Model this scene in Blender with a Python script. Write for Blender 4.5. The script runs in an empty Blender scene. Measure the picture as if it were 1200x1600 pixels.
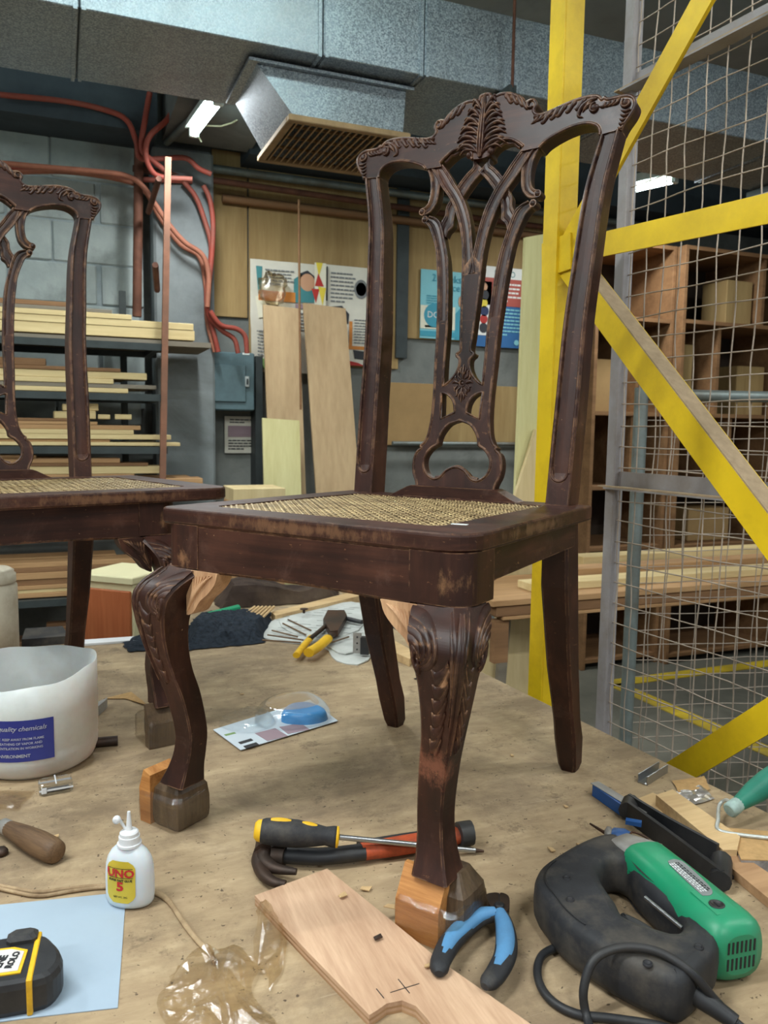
import bpy, bmesh, math, random
import numpy as np
from mathutils import Vector, Matrix, geometry, noise
random.seed(7)
PI = math.pi
SC = bpy.context.scene
COL = SC.collection

# ------------------------------------------------------------------ camera
F = 1250.0                                    # focal length in pixels of the 1200 x 1600 frame
CAM = np.array([0.0, 0.0, 1.3635])
YAW, PITCH, ROLL = math.radians(22), 0.10293, 0.014
_f = np.array([math.sin(YAW)*math.cos(PITCH), math.cos(YAW)*math.cos(PITCH), -math.sin(PITCH)])
_r0 = np.array([math.cos(YAW), -math.sin(YAW), 0.0]); _u0 = np.cross(_r0, _f)
_r = _r0*math.cos(ROLL) + _u0*math.sin(ROLL); _u = -_r0*math.sin(ROLL) + _u0*math.cos(ROLL)
cd = bpy.data.cameras.new('camera'); cam = bpy.data.objects.new('camera', cd); COL.objects.link(cam)
cd.sensor_width = 36; cd.sensor_fit = 'AUTO'; cd.lens = F*36/1600; cd.clip_start = .02; cd.clip_end = 60
m = Matrix(((_r[0], _u[0], -_f[0], CAM[0]), (_r[1], _u[1], -_f[1], CAM[1]), (_r[2], _u[2], -_f[2], CAM[2]), (0, 0, 0, 1)))
cam.matrix_world = m
cd.dof.use_dof = True; cd.dof.focus_distance = 1.15; cd.dof.aperture_fstop = 11.0
SC.camera = cam

def _at(ax, x, y, v):
    d = _f*F + _r*(x-600) - _u*(y-800)
    return CAM + d*(v-CAM[ax])/d[ax]
def onz(x, y, z): p = _at(2, x, y, z); return (float(p[0]), float(p[1]), float(p[2]))   # where a sight line meets a level surface
def ony(x, y, v): p = _at(1, x, y, v); return (float(p[0]), float(p[1]), float(p[2]))   # where it meets a wall plane
def onx(x, y, v): p = _at(0, x, y, v); return (float(p[0]), float(p[1]), float(p[2]))
T = 0.78                                       # bench top height
def tab(x, y, z=0.0): return onz(x, y, T+z)

# ------------------------------------------------------------------ world, exposure, lamps of the workshop
w = bpy.data.worlds.new('hall'); SC.world = w; w.use_nodes = True
bg = w.node_tree.nodes['Background']; bg.inputs[0].default_value = (.90, .95, 1.0, 1); bg.inputs[1].default_value = .30
vs = SC.view_settings; vs.view_transform = 'Standard'; vs.look = 'None'; vs.exposure = 0.42; vs.gamma = 1.0; vs.use_curve_mapping = False
SC.render.film_transparent = False

LAMPS = [((-.75, .75, 3.0), 0, 31), ((1.75, .15, 3.0), 0, 26), ((.1, -1.5, 3.0), 90, 28), ((-2.2, -.2, 3.0), 0, 32), ((3.9, -.4, 3.0), 90, 36), ((-1.6, 2.75, 3.0), 90, 26), ((.42, 2.05, 3.0), 0, 2.5)]

# ------------------------------------------------------------------ helpers
def lin(c):
    return tuple((v/255/12.92 if v/255 <= .04045 else ((v/255+.055)/1.055)**2.4) for v in c) + (1.0,)
def cr(pts, n=6, closed=False):
    """Catmull-Rom through pts (tuples of any length)."""
    P = [np.array(p, float) for p in pts]; out = []; N = len(P)
    rng = range(N) if closed else range(N-1)
    for i in rng:
        if closed: a, b, c, d = P[(i-1) % N], P[i], P[(i+1) % N], P[(i+2) % N]
        else: b, c = P[i], P[i+1]; a = P[i-1] if i > 0 else b+(b-c); d = P[i+2] if i+2 < N else c+(c-b)
        for k in range(n):
            t = k/n
            out.append(tuple(.5*((2*b)+(c-a)*t+(2*a-5*b+4*c-d)*t*t+(3*b-a-3*c+d)*t**3)))
    if not closed: out.append(tuple(P[-1]))
    return out

class MB:
    """collects geometry; build() links it as one mesh object"""
    def __init__(s): s.v = []; s.f = []; s.sm = []; s.mi = []; s.cur = 0
    def add(s, vs_, fs, smooth=False):
        o = len(s.v); s.v += [tuple(map(float, p)) for p in vs_]
        s.f += [tuple(i+o for i in f) for f in fs]; s.sm += [smooth]*len(fs); s.mi += [s.cur]*len(fs)
    def grid(s, rows, cu=False, cv=False, smooth=True, cap0=False, cap1=False):
        n = len(rows[0]); m_ = len(rows); vs_ = [p for r in rows for p in r]; fs = []
        for i in range(m_ if cv else m_-1):
            for j in range(n if cu else n-1):
                a = i*n+j; b = i*n+(j+1) % n; c = ((i+1) % m_)*n+(j+1) % n; d = ((i+1) % m_)*n+j
                fs.append((a, b, c, d))
        s.add(vs_, fs, smooth)
        if cap0: s.add(rows[0], [tuple(range(n))[::-1]])
        if cap1: s.add(rows[-1], [tuple(range(n))])
    def box(s, c, d, rz=0, M_=None, bev=0):
        x, y, z = d[0]/2, d[1]/2, d[2]/2; b = min(bev, x*.9, y*.9, z*.9)
        if b > 0:
            rows = []
            for zz, q in ((-z, b), (-z+b, 0), (z-b, 0), (z, b)):
                X, Y_ = x-q, y-q; k = b
                rows.append([(-X+k, -Y_, zz), (X-k, -Y_, zz), (X, -Y_+k, zz), (X, Y_-k, zz), (X-k, Y_, zz), (-X+k, Y_, zz), (-X, Y_-k, zz), (-X, -Y_+k, zz)])
            t = MB(); t.grid(rows, cu=True, smooth=False, cap0=True, cap1=True); V, Fs = t.v, t.f
        else:
            V = [(-x, -y, -z), (x, -y, -z), (x, y, -z), (-x, y, -z), (-x, -y, z), (x, -y, z), (x, y, z), (-x, y, z)]
            Fs = [(3, 2, 1, 0), (4, 5, 6, 7), (0, 1, 5, 4), (1, 2, 6, 5), (2, 3, 7, 6), (3, 0, 4, 7)]
        R = (M_ if M_ is not None else Matrix.Rotation(rz, 3, 'Z'))
        s.add([Vector(c)+R @ Vector(p) for p in V], Fs)
    def tube(s, path, rad, n=8, cap=True, closed=False, flat=None, up=None):
        P = [Vector(p) for p in path]; N = len(P); rows = []; prev = None
        for i in range(N):
            a = P[(i-1) % N] if (closed or i > 0) else P[i]; b = P[(i+1) % N] if (closed or i < N-1) else P[i]
            t = (b-a)
            if t.length < 1e-9: t = Vector((0, 0, 1))
            t.normalize()
            if up is not None: x = Vector(up).cross(t)
            elif prev is None: x = t.cross(Vector((0, 0, 1)) if abs(t.z) < .9 else Vector((1, 0, 0)))
            else: x = prev-t*prev.dot(t)
            if x.length < 1e-9: x = t.orthogonal()
            x.normalize(); y = t.cross(x); prev = x
            r = rad(i/(N-1)) if callable(rad) else rad
            fl = flat or 1.0
            rows.append([P[i]+x*(r*math.cos(2*PI*k/n))+y*(r*fl*math.sin(2*PI*k/n)) for k in range(n)])
        s.grid(rows, cu=True, cv=closed, cap0=cap and not closed, cap1=cap and not closed)
    def lathe(s, prof, c=(0, 0, 0), n=24, M_=None, smooth=True, sx=1, sy=1):
        rows = []
        for r, z in prof:
            ring = [Vector((r*sx*math.cos(2*PI*k/n), r*sy*math.sin(2*PI*k/n), z)) for k in range(n)]
            if M_ is not None: ring = [M_ @ p for p in ring]
            rows.append([p+Vector(c) for p in ring])
        s.grid(rows, cu=True, smooth=smooth)
        if prof[0][0] > 1e-5: s.add(rows[0], [tuple(range(n))[::-1]])
        if prof[-1][0] > 1e-5: s.add(rows[-1], [tuple(range(n))])
    def plate(s, loops, fmap, h0, h1):
        """polygon with holes (loops[0] outer) in 2-D, front at h0 and back at h1 through fmap(x, z, h)"""
        tri = geometry.tessellate_polygon([[Vector((p[0], p[1], 0)) for p in L] for L in loops])
        flat = [p for L in loops for p in L]
        s.add([fmap(p[0], p[1], h0) for p in flat], [tuple(t) for t in tri])
        s.add([fmap(p[0], p[1], h1) for p in flat], [tuple(t)[::-1] for t in tri])
        for L in loops:
            s.grid([[fmap(p[0], p[1], h0) for p in L], [fmap(p[0], p[1], h1) for p in L]], cu=True, smooth=False)
    def xf(s, M_): s.v = [tuple(M_ @ Vector(p)) for p in s.v]; return s
    def build(s, name, mat, parent=None, loc=None, kind=None, bevel=0):
        me = bpy.data.meshes.new(name); me.from_pydata(s.v, [], s.f); me.update()
        bm = bmesh.new(); bm.from_mesh(me); 
        if s.weld: bmesh.ops.remove_doubles(bm, verts=bm.verts, dist=1e-6)
        bmesh.ops.recalc_face_normals(bm, faces=bm.faces); bm.to_mesh(me); bm.free()
        if len(me.polygons) == len(s.sm):
            me.polygons.foreach_set('use_smooth', s.sm); me.polygons.foreach_set('material_index', s.mi)
        for m_ in (mat if isinstance(mat, (list, tuple)) else [mat]): me.materials.append(m_)
        o = bpy.data.objects.new(name, me); COL.objects.link(o)
        if parent is not None: o.parent = parent
        if loc is not None: o.location = loc
        if kind: o['kind'] = kind
        return o
    weld = False

def tag(o, label=None, cat=None, group=None, kind=None):
    if label: o['label'] = label
    if cat: o['category'] = cat
    if group: o['group'] = group
    if kind: o['kind'] = kind
    return o
def thing(name, label, cat, loc=(0, 0, 0), rz=0, group=None):
    o = bpy.data.objects.new(name, None); COL.objects.link(o); o.empty_display_size = .05
    o.location = loc; o.rotation_euler = (0, 0, rz)
    return tag(o, label, cat, group)
def struct(o): o['kind'] = 'structure'; return o
def text_mesh(body, size, ext=.0002, bold=0.0, align='CENTER', shear=0):
    cu = bpy.data.curves.new('lettering', 'FONT'); cu.body = body; cu.size = size; cu.extrude = ext; cu.align_x = align; cu.align_y = 'CENTER'; cu.offset = bold; cu.shear = shear
    cu.resolution_u = 2
    o = bpy.data.objects.new('lettering', cu); COL.objects.link(o)
    me = bpy.data.meshes.new_from_object(o); bpy.data.objects.remove(o); bpy.data.curves.remove(cu)
    return me
def lettering(body, size, mat, parent, M_, bold=0.0, name='lettering', align='CENTER', sx=1.0, shear=0):
    me = text_mesh(body, size, bold=bold, align=align, shear=shear); me.materials.clear(); me.materials.append(mat)
    me.transform(M_ @ Matrix.Diagonal((sx, 1, 1, 1)))
    o = bpy.data.objects.new(name, me); COL.objects.link(o); o.parent = parent
    return o

# ------------------------------------------------------------------ materials
class N_:
    def __init__(s, name):
        s.m = bpy.data.materials.new(name); s.m.use_nodes = True; s.t = s.m.node_tree; s.b = s.t.nodes['Principled BSDF']
        s.tc = s.t.nodes.new('ShaderNodeTexCoord')
    def n(s, ty, **k):
        o = s.t.nodes.new('ShaderNode'+ty)
        for a, b in k.items(): setattr(o, a, b)
        return o
    def l(s, a, b): s.t.links.new(a, b)
    def map(s, scale, coord='Object', rot=(0, 0, 0)):
        o = s.n('Mapping'); o.inputs['Scale'].default_value = scale; o.inputs['Rotation'].default_value = rot
        s.l(s.tc.outputs[coord], o.inputs[0]); return o.outputs[0]
    def noise(s, vec, scale=5, detail=6, rough=.6, dist=0):
        o = s.n('TexNoise'); o.inputs['Scale'].default_value = scale; o.inputs['Detail'].default_value = detail
        o.inputs['Roughness'].default_value = rough; o.inputs['Distortion'].default_value = dist
        s.l(vec, o.inputs['Vector']); return o.outputs['Fac']
    def ramp(s, fac, stops):
        o = s.n('ValToRGB'); e = o.color_ramp.elements
        while len(e) < len(stops): e.new(.5)
        for q, (p, c) in zip(e, stops): q.position = p; q.color = c
        s.l(fac, o.inputs[0]); return o.outputs[0]
    def mix(s, fac, a, b, mode='MIX'):
        o = s.n('Mix', data_type='RGBA', blend_type=mode)
        for v, i in ((fac, 0), (a, 6), (b, 7)):
            if isinstance(v, (int, float)): o.inputs[i].default_value = v
            elif isinstance(v, tuple): o.inputs[i].default_value = v
            else: s.l(v, o.inputs[i])
        return o.outputs[2]
    def math(s, op, a, b=0, c=None):
        o = s.n('Math', operation=op)
        for i, v in enumerate((a, b) if c is None else (a, b, c)):
            if isinstance(v, (int, float)): o.inputs[i].default_value = v
            else: s.l(v, o.inputs[i])
        return o.outputs[0]
    def bump(s, h, strength=.2, dist=.002):
        o = s.n('Bump'); o.inputs['Strength'].default_value = strength; o.inputs['Distance'].default_value = dist
        s.l(h, o.inputs['Height']); s.l(o.outputs[0], s.b.inputs['Normal'])
    def fin(s, col, rough=.6, metal=0, spec=.4, coat=0):
        b = s.b
        if isinstance(col, tuple): b.inputs['Base Color'].default_value = col
        else: s.l(col, b.inputs['Base Color'])
        if isinstance(rough, (int, float)): b.inputs['Roughness'].default_value = rough
        else: s.l(rough, b.inputs['Roughness'])
        b.inputs['Metallic'].default_value = metal; b.inputs['Specular IOR Level'].default_value = spec
        b.inputs['Coat Weight'].default_value = coat
        return s.m
BW = [(0.0, (0, 0, 0, 1)), (1.0, (1, 1, 1, 1))]
def plain(name, c, rough=.55, metal=0, spec=.4, var=.18, scale=14, bump=.05, dirt=None, dirt_amt=.5, coat=0):
    q = N_(name); v = q.map((1, 1, 1)); n1 = q.noise(v, scale, 6)
    a = lin(c); d = tuple(x*(1-var) for x in a[:3])+(1,); u = tuple(min(1, x*(1+var)) for x in a[:3])+(1,)
    col = q.ramp(n1, [(.3, d), (.7, u)])
    if dirt:
        n2 = q.noise(v, scale*.35, 8, .7); msk = q.ramp(n2, [(.5-.12*dirt_amt, (0, 0, 0, 1)), (.75, (1, 1, 1, 1))]); col = q.mix(msk, col, lin(dirt))
    if bump: q.bump(q.noise(v, scale*8, 4), bump, .001)
    return q.fin(col, rough, metal, spec, coat)
def wood(name, dark, light, axis='x', scale=1.0, rough=.6, figure=.5, spec=.35, wear=None, wear_at=.66, bump=.12, coord='Object'):
    q = N_(name); s = {'x': (1.2, 14, 14), 'y': (14, 1.2, 14), 'z': (14, 14, 1.2)}[axis]
    v = q.map(tuple(k*scale for k in s), coord); big = q.noise(v, 1.1, 5, .55, 1.2*figure)
    v2 = q.map(tuple(k*scale*7 for k in s), coord); fine = q.noise(v2, 1.3, 5, .6)
    fac = q.math('ADD', q.math('MULTIPLY', big, .65), q.math('MULTIPLY', fine, .35))
    col = q.ramp(fac, [(.34, lin(dark)), (.66, lin(light))])
    if wear:
        v3 = q.map((1, 1, 1), coord); nw = q.noise(v3, 22, 8, .75); mk = q.ramp(nw, [(wear_at, (0, 0, 0, 1)), (wear_at+.06, (1, 1, 1, 1))]); col = q.mix(mk, col, lin(wear))
    q.bump(fine, bump, .0015)
    return q.fin(col, rough, 0, spec)
def chairwood(axis='z'):
    q = N_('old_stained_wood_'+axis); v = q.map((1, 1, 1))
    big = q.noise(v, 5, 6, .6); gr = q.noise(q.map({'z': (34, 34, 3.5), 'x': (3.5, 34, 60), 'y': (34, 3.5, 60)}[axis]), 1.0, 7, .66, .5); fac = q.math('ADD', q.math('MULTIPLY', big, .55), q.math('MULTIPLY', gr, .45))
    col = q.ramp(fac, [(.36, lin((25, 11, 8))), (.5, lin((48, 23, 15))), (.64, lin((76, 43, 30)))])
    pt = q.ramp(q.noise(v, 9, 9, .75, .4), [(.55, (0, 0, 0, 1)), (.66, (1, 1, 1, 1))]); col = q.mix(q.math('MULTIPLY', pt, .35), col, lin((96, 70, 60)))
    # rubbed bare patches with places of their own: front leg shin, corner post, lower edge of the front apron
    for c_, sz, cc, th_ in (((.212, -.012, .205), (.05, .05, .045), (150, 96, 74), .50), ((.225, .0, .412), (.05, .05, .03), (142, 104, 72), .56), ((-.20, .0, .40), (.05, .05, .04), (150, 108, 76), .59), ((.0, .0, .386), (.20, .05, .008), (138, 94, 62), .50), ((.22, 0, .335), (.04, .06, .05), (146, 112, 84), .56), ((.0, .0, .459), (.26, .04, .016), (120, 86, 60), .50), ((.24, .2, .459), (.03, .24, .016), (112, 84, 62), .52)):
        mp = q.n('Mapping', vector_type='POINT'); mp.inputs['Location'].default_value = tuple(-a_/b_ for a_, b_ in zip(c_, sz)); mp.inputs['Scale'].default_value = tuple(1/b_ for b_ in sz); q.l(q.tc.outputs['Object'], mp.inputs[0])
        ln_ = q.n('VectorMath', operation='LENGTH'); q.l(mp.outputs[0], ln_.inputs[0])
        msk = q.math('SUBTRACT', q.noise(q.map((1.6, 1.6, .7)), 42, 10, .82), q.math('MULTIPLY', q.math('SUBTRACT', ln_.outputs['Value'], .6), .35))
        col = q.mix(q.math('MULTIPLY', q.ramp(msk, [(th_, (0, 0, 0, 1)), (th_+.16, (1, 1, 1, 1))]), .62), col, lin(cc))
    # worn edges and scratches
    bv = q.n('Bevel'); bv.samples = 4; bv.inputs['Radius'].default_value = .0026
    ge = q.n('NewGeometry'); dt = q.n('VectorMath', operation='DOT_PRODUCT'); q.l(bv.outputs[0], dt.inputs[0]); q.l(ge.outputs['True Normal'], dt.inputs[1])
    edge = q.ramp(dt.outputs['Value'], [(.84, (1, 1, 1, 1)), (.985, (0, 0, 0, 1))])
    spots = q.ramp(q.noise(v, 45, 7, .75), [(.44, (0, 0, 0, 1)), (.58, (1, 1, 1, 1))])
    nk = q.ramp(q.noise(q.map((1, 1, 1)), 170, 3, .6), [(.735, (0, 0, 0, 1)), (.76, (1, 1, 1, 1))]); col = q.mix(q.math('MULTIPLY', nk, .6), col, lin((186, 150, 118)))
    e2 = q.math('MULTIPLY', q.math('MULTIPLY', edge, spots), .9)
    col = q.mix(e2, col, lin((150, 112, 82)))
    sc = q.ramp(q.noise(q.map((34, 34, 95)), 1.6, 8, .74), [(.635, (0, 0, 0, 1)), (.675, (1, 1, 1, 1))])
    col = q.mix(q.math('MULTIPLY', sc, .55), col, lin((150, 106, 72)))
    q.bump(gr, .15, .001)
    return q.fin(col, q.ramp(big, [(.3, (.36,)*3+(1,)), (.7, (.58,)*3+(1,))]), 0, .36, 0)
def film(name='clear_film', tint=(252, 252, 250), gloss=.10, rough=.12, bumps=60, bstr=.6):
    q = N_(name); t = q.t; t.nodes.remove(q.b); out = t.nodes['Material Output']
    tr = q.n('BsdfTransparent'); tr.inputs[0].default_value = lin(tint); g = q.n('BsdfGlossy'); g.inputs['Roughness'].default_value = rough; g.inputs[0].default_value = (.95, .95, .95, 1)
    bp_ = q.n('Bump'); bp_.inputs['Strength'].default_value = bstr; bp_.inputs['Distance'].default_value = .003; q.l(q.noise(q.map((1, 1, 2.5)), bumps, 5), bp_.inputs['Height']); q.l(bp_.outputs[0], g.inputs['Normal'])
    fr = q.n('LayerWeight'); fr.inputs[0].default_value = .25; q.l(bp_.outputs[0], fr.inputs['Normal'])
    mx = q.n('MixShader'); q.l(q.math('MINIMUM', q.math('ADD', q.math('MULTIPLY', fr.outputs['Fresnel'], .45), gloss), .9), mx.inputs[0]); q.l(tr.outputs[0], mx.inputs[1]); q.l(g.outputs[0], mx.inputs[2]); q.l(mx.outputs[0], out.inputs[0])
    return q.m
def emit(name, c, s):
    q = N_(name); q.b.inputs['Base Color'].default_value = (1, 1, 1, 1); q.b.inputs['Emission Color'].default_value = lin(c); q.b.inputs['Emission Strength'].default_value = s; return q.m
def galv(name='galvanised_steel'):
    q = N_(name); v = q.map((1, 1, 1)); vo = q.n('TexVoronoi'); vo.inputs['Scale'].default_value = 230; vo.inputs['Randomness'].default_value = 1
    q.l(q.map((1, 1, 1)), vo.inputs['Vector'])
    w_ = q.n('RGBToBW'); q.l(vo.outputs['Color'], w_.inputs[0])
    col = q.ramp(w_.outputs[0], [(.2, lin((120, 130, 138))), (.5, lin((150, 160, 168))), (.8, lin((184, 192, 198)))])
    dirt = q.ramp(q.noise(v, 2.2, 8, .65), [(.45, (0, 0, 0, 1)), (.75, (1, 1, 1, 1))]); col = q.mix(q.math('MULTIPLY', dirt, .35), col, lin((96, 84, 72)))
    rg = q.ramp(w_.outputs[0], [(.2, (.42,)*3+(1,)), (.8, (.66,)*3+(1,))])
    q.bump(w_.outputs[0], .05, .001)
    return q.fin(col, rg, .85, .5)
def concrete(name, c1, c2, stain, scale=2.5, rough=.85):
    q = N_(name); v = q.map((1, 1, 1)); a = q.noise(v, scale, 8, .65); col = q.ramp(a, [(.3, lin(c1)), (.7, lin(c2))])
    s_ = q.ramp(q.noise(v, scale*.6, 9, .72, .6), [(.5, (0, 0, 0, 1)), (.68, (1, 1, 1, 1))]); col = q.mix(q.math('MULTIPLY', s_, .6), col, lin(stain))
    q.bump(q.noise(v, scale*14, 6), .25, .004)
    return q.fin(col, rough, 0, .25)

MT = {}
MT['chair'] = chairwood(); MT['chairx'] = chairwood('x'); MT['chairy'] = chairwood('y')
MT['rawcarve'] = wood('fresh_carved_wood', (156, 114, 82), (214, 174, 134), 'z', 2, .6, spec=.3)
MT['block'] = wood('orange_wood_block', (150, 92, 44), (205, 146, 84), 'x', 2.5, .5)
MT['cane'] = plain('woven_cane', (176, 152, 110), .5, 0, .35, .35, 60, .05, (98, 76, 50), .7)
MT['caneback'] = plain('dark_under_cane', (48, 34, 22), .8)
MT['film'] = film()
MT['film2'] = film('thin_wrap', (250, 247, 242), .10, .10, 55, 1.0)
MT['benchtop'] = None
# ------------------------------------------------------------------ materials of the hall
MT['block_wall'] = concrete('painted_blockwork', (130, 140, 139), (162, 170, 167), (104, 110, 108), 4)
MT['mortar'] = concrete('painted_mortar', (120, 131, 134), (150, 160, 162), (98, 106, 106), 6)
MT['wall'] = concrete('stained_render', (98, 102, 100), (138, 140, 134), (74, 74, 68), 2.2)
MT['wall2'] = concrete('grey_column_render', (104, 110, 112), (134, 140, 140), (80, 82, 78), 3)
MT['beam'] = concrete('dark_painted_beam', (50, 58, 66), (70, 78, 84), (44, 50, 54), 3)
MT['beam2'] = concrete('bare_beam', (96, 98, 98), (124, 126, 124), (82, 82, 80), 3)
MT['ceiling'] = concrete('ceiling_concrete', (150, 154, 152), (182, 186, 182), (128, 128, 122), 1.6)
MT['floor'] = concrete('floor_concrete', (84, 84, 76), (118, 116, 104), (66, 66, 58), 1.5, .6)
MT['galv'] = galv()
MT['grille'] = plain('dusty_wooden_grille', (150, 124, 92), .8, 0, .2, .2, 20, .1)
MT['brownply'] = wood('old_brown_ply', (140, 114, 74), (172, 146, 100), 'z', .5, .75, spec=.2)
MT['card'] = plain('brown_cardboard', (164, 134, 92), .85, 0, .15, .12, 6, .15)
MT['steelpipe'] = plain('galvanised_pipe', (128, 138, 136), .45, .5, .4, .15, 10, .05, (98, 84, 66), .6)
MT['rustpipe'] = plain('rusty_pipe', (92, 58, 44), .7, .1, .3, .3, 16, .1)
MT['conduit'] = plain('red_conduit', (140, 62, 50), .6, 0, .3, .18, 12, .05, (120, 84, 72), .5)
MT['conduit2'] = plain('faded_conduit', (146, 92, 72), .6, 0, .3, .18, 12, .05)
MT['darksteel'] = plain('dark_steel', (62, 68, 68), .6, .4, .35)
MT['yellow'] = plain('yellow_paint', (226, 190, 22), .5, 0, .4, .10, 5, .12, (168, 134, 18), .35)
MT['greyframe'] = plain('grey_painted_frame', (150, 146, 148), .6, .1, .3, .12, 9, .1, (120, 108, 96), .5)
MT['wire'] = plain('dusty_wire', (168, 154, 140), .65, .3, .3, .2, 20, .1)
MT['dust'] = plain('sawdust_layer', (158, 138, 112), .95, 0, .1, .15, 60, .6)
MT['line'] = plain('yellow_floor_line', (206, 176, 44), .7, 0, .3, .15, 6, .05, (128, 116, 66), .6)
MT['shelfply'] = wood('shelf_plywood', (112, 80, 52), (150, 112, 76), 'x', .6, .7)
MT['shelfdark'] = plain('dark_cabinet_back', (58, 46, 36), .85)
MT['tubeglow'] = emit('lit_tube', (225, 255, 250), 26)
MT['whitelamp'] = plain('white_lamp_housing', (214, 220, 216), .5)
MT['ply'] = wood('pale_ply', (196, 172, 124), (222, 202, 156), 'z', .5, .65)
MT['ply2'] = wood('tan_ply', (168, 140, 104), (196, 168, 130), 'z', .45, .65, .9)
MT['lime'] = wood('yellowish_board', (196, 186, 128), (220, 212, 160), 'z', .5, .65)
MT['plyx'] = wood('pale_plank', (186, 160, 110), (222, 200, 150), 'x', .5, .65)
MT['plyx2'] = wood('tan_plank', (150, 112, 74), (190, 150, 106), 'x', .5, .7)
MT['plyx3'] = wood('brown_plank', (108, 78, 52), (146, 108, 74), 'x', .5, .75)
MT['plyx4'] = wood('grey_plank', (104, 96, 84), (138, 128, 112), 'x', .5, .8)
def benchtop():
    q = N_('worn_plywood_top'); v = q.map((1, 1, 1)); g = q.noise(q.map((5, 16, 5), rot=(0, 0, math.radians(30))), 2.2, 9, .7, .3)
    col = q.ramp(g, [(.32, lin((148, 126, 99))), (.55, lin((168, 146, 115))), (.72, lin((186, 164, 132)))])
    st = q.ramp(q.noise(v, 3.6, 10, .74, .3), [(.46, (0, 0, 0, 1)), (.60, (1, 1, 1, 1))]); col = q.mix(q.math('MULTIPLY', st, .55), col, lin((104, 88, 72)))
    st2 = q.ramp(q.noise(v, 13, 10, .8), [(.565, (0, 0, 0, 1)), (.64, (1, 1, 1, 1))]); col = q.mix(q.math('MULTIPLY', st2, .5), col, lin((78, 64, 52)))
    sc = q.ramp(q.noise(q.map((4, 90, 4), rot=(0, 0, math.radians(35))), 1.6, 8, .7), [(.62, (0, 0, 0, 1)), (.66, (1, 1, 1, 1))]); col = q.mix(q.math('MULTIPLY', sc, .25), col, lin((196, 178, 150)))
    sp = q.ramp(q.noise(v, 130, 3, .6), [(.665, (0, 0, 0, 1)), (.71, (1, 1, 1, 1))]); col = q.mix(q.math('MULTIPLY', sp, .8), col, lin((56, 44, 36)))
    q.bump(q.noise(v, 60, 8, .75), .25, .0015); return q.fin(col, .72, 0, .25)
MT['benchtop'] = benchtop()
MT['benchedge'] = wood('bench_edge', (120, 92, 62), (160, 128, 92), 'x', 1, .75)

# ------------------------------------------------------------------ room shell
WY = 4.3                                        # back wall plane
mb = MB(); mb.box((2.0, 1.2, -.05), (9, 8.4, .1)); struct(mb.build('floor', MT['floor']))
mb = MB(); mb.box((2.0, 1.2, 3.30), (9, 8.4, .1)); struct(mb.build('ceiling', MT['ceiling']))
wall = MB(); wall.box((2.0, WY+.1, 1.625), (9, .2, 3.25)); wall_back = struct(wall.build('wall_back', MT['wall']))
mb = MB(); mb.box((6.55, 1.2, 1.625), (.2, 8.4, 3.25)); struct(mb.build('wall_right', MT['wall']))
mb = MB(); mb.box((-2.55, 2.8, 1.625), (.2, 5.2, 3.25)); struct(mb.build('wall_left', MT['wall2']))
# blockwork to the left of the column, course by course, each block a piece of the wall
mb = MB(); mb.box((-.80, WY-.036, 2.2), (2.4, .07, 1.5)); bw = mb.build('mortar_bed', MT['mortar'], wall_back)
blk = MB(); blk.box((0, 0, 0), (.391, .05, .188), bev=.006); bm0 = None
for r_ in range(8):
    for k in range(6):
        x = .38-.195-k*.397+(.199 if r_ % 2 else 0); wd = 1.0
        if x+.19 > .40: x = .40-.097; wd = .5
        z = 1.46+r_*.194
        if bm0 is None: o = blk.build('block', MT['block_wall'], wall_back); bm0 = o.data
        else: o = bpy.data.objects.new('block', bm0); COL.objects.link(o); o.parent = wall_back
        o.location = (x, WY-.055+random.uniform(-.004, .004), z); o.scale = (wd, 1, 1); o.rotation_euler = (random.uniform(-.01, .01), 0, random.uniform(-.006, .006))
mb = MB(); mb.box((.585, WY-.10, 1.35), (.29, .2, 2.7), bev=.012); struct(mb.build('column', MT['wall2']))
mb = MB(); mb.box((-1.0, WY-.17, 2.98), (2.9, .34, .55)); struct(mb.build('beam_wall', MT['beam']))
mb = MB(); mb.box((3.7, WY-.12, 2.98), (5.6, .24, .55)); struct(mb.build('beam_rear', MT['beam']))
mb = MB(); mb.box((.70, 3.68, 2.98), (.42, .88, .5)); struct(mb.build('beam_cross', MT['beam2']))
# floor markings
mb = MB(); mb.box((3.7, 3.47, .002), (1.95, .10, .004)); struct(mb.build('trim_1', MT['line']))
mb = MB(); mb.box((2.80, 2.55, .002), (.10, 1.8, .004), rz=.04); struct(mb.build('trim_2', MT['line']))

# ------------------------------------------------------------------ lamps
def tube_lamp(p0, p1, label, energy, glow='tubeglow', tail=None):
    a, b = Vector(p0), Vector(p1); t = thing('fluorescent_lamp', label, 'lamp', tuple(a))
    d = b-a; L = d.length; ang = math.atan2(d.y, d.x)
    t.rotation_euler = (0, 0, ang)
    mb = MB(); mb.plate([[(-.035, .0), (.035, 0), (.022, .045), (-.022, .045)]], lambda q, z, h: (h, q, z+.022), -.02, L+.02); mb.build('housing', MT['whitelamp'], t)
    mb = MB(); mb.tube([(0, 0, 0), (L, 0, 0)], .0165, 12); tb = mb.build('tube', MT[glow], t)
    for q in (0, L): mb = MB(); mb.box((q, 0, .008), (.022, .04, .05), bev=.003); mb.build('lamp_holder', MT['whitelamp'], t)
    mb = MB(); mb.tube([(L/2, 0, .06), (L/2, 0, 3.25-a.z)], .006, 6); mb.build('hanger', MT['darksteel'], t)
    if energy:
        ld = bpy.data.lights.new('lamp_light', 'AREA'); ld.shape = 'RECTANGLE'; ld.size = L; ld.size_y = .10; ld.energy = energy; ld.color = (.96, .99, 1.0)
        lo = bpy.data.objects.new('lamp_light', ld); COL.objects.link(lo); lo.parent = t; lo.location = (L/2, 0, -.02)
    return t
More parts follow.
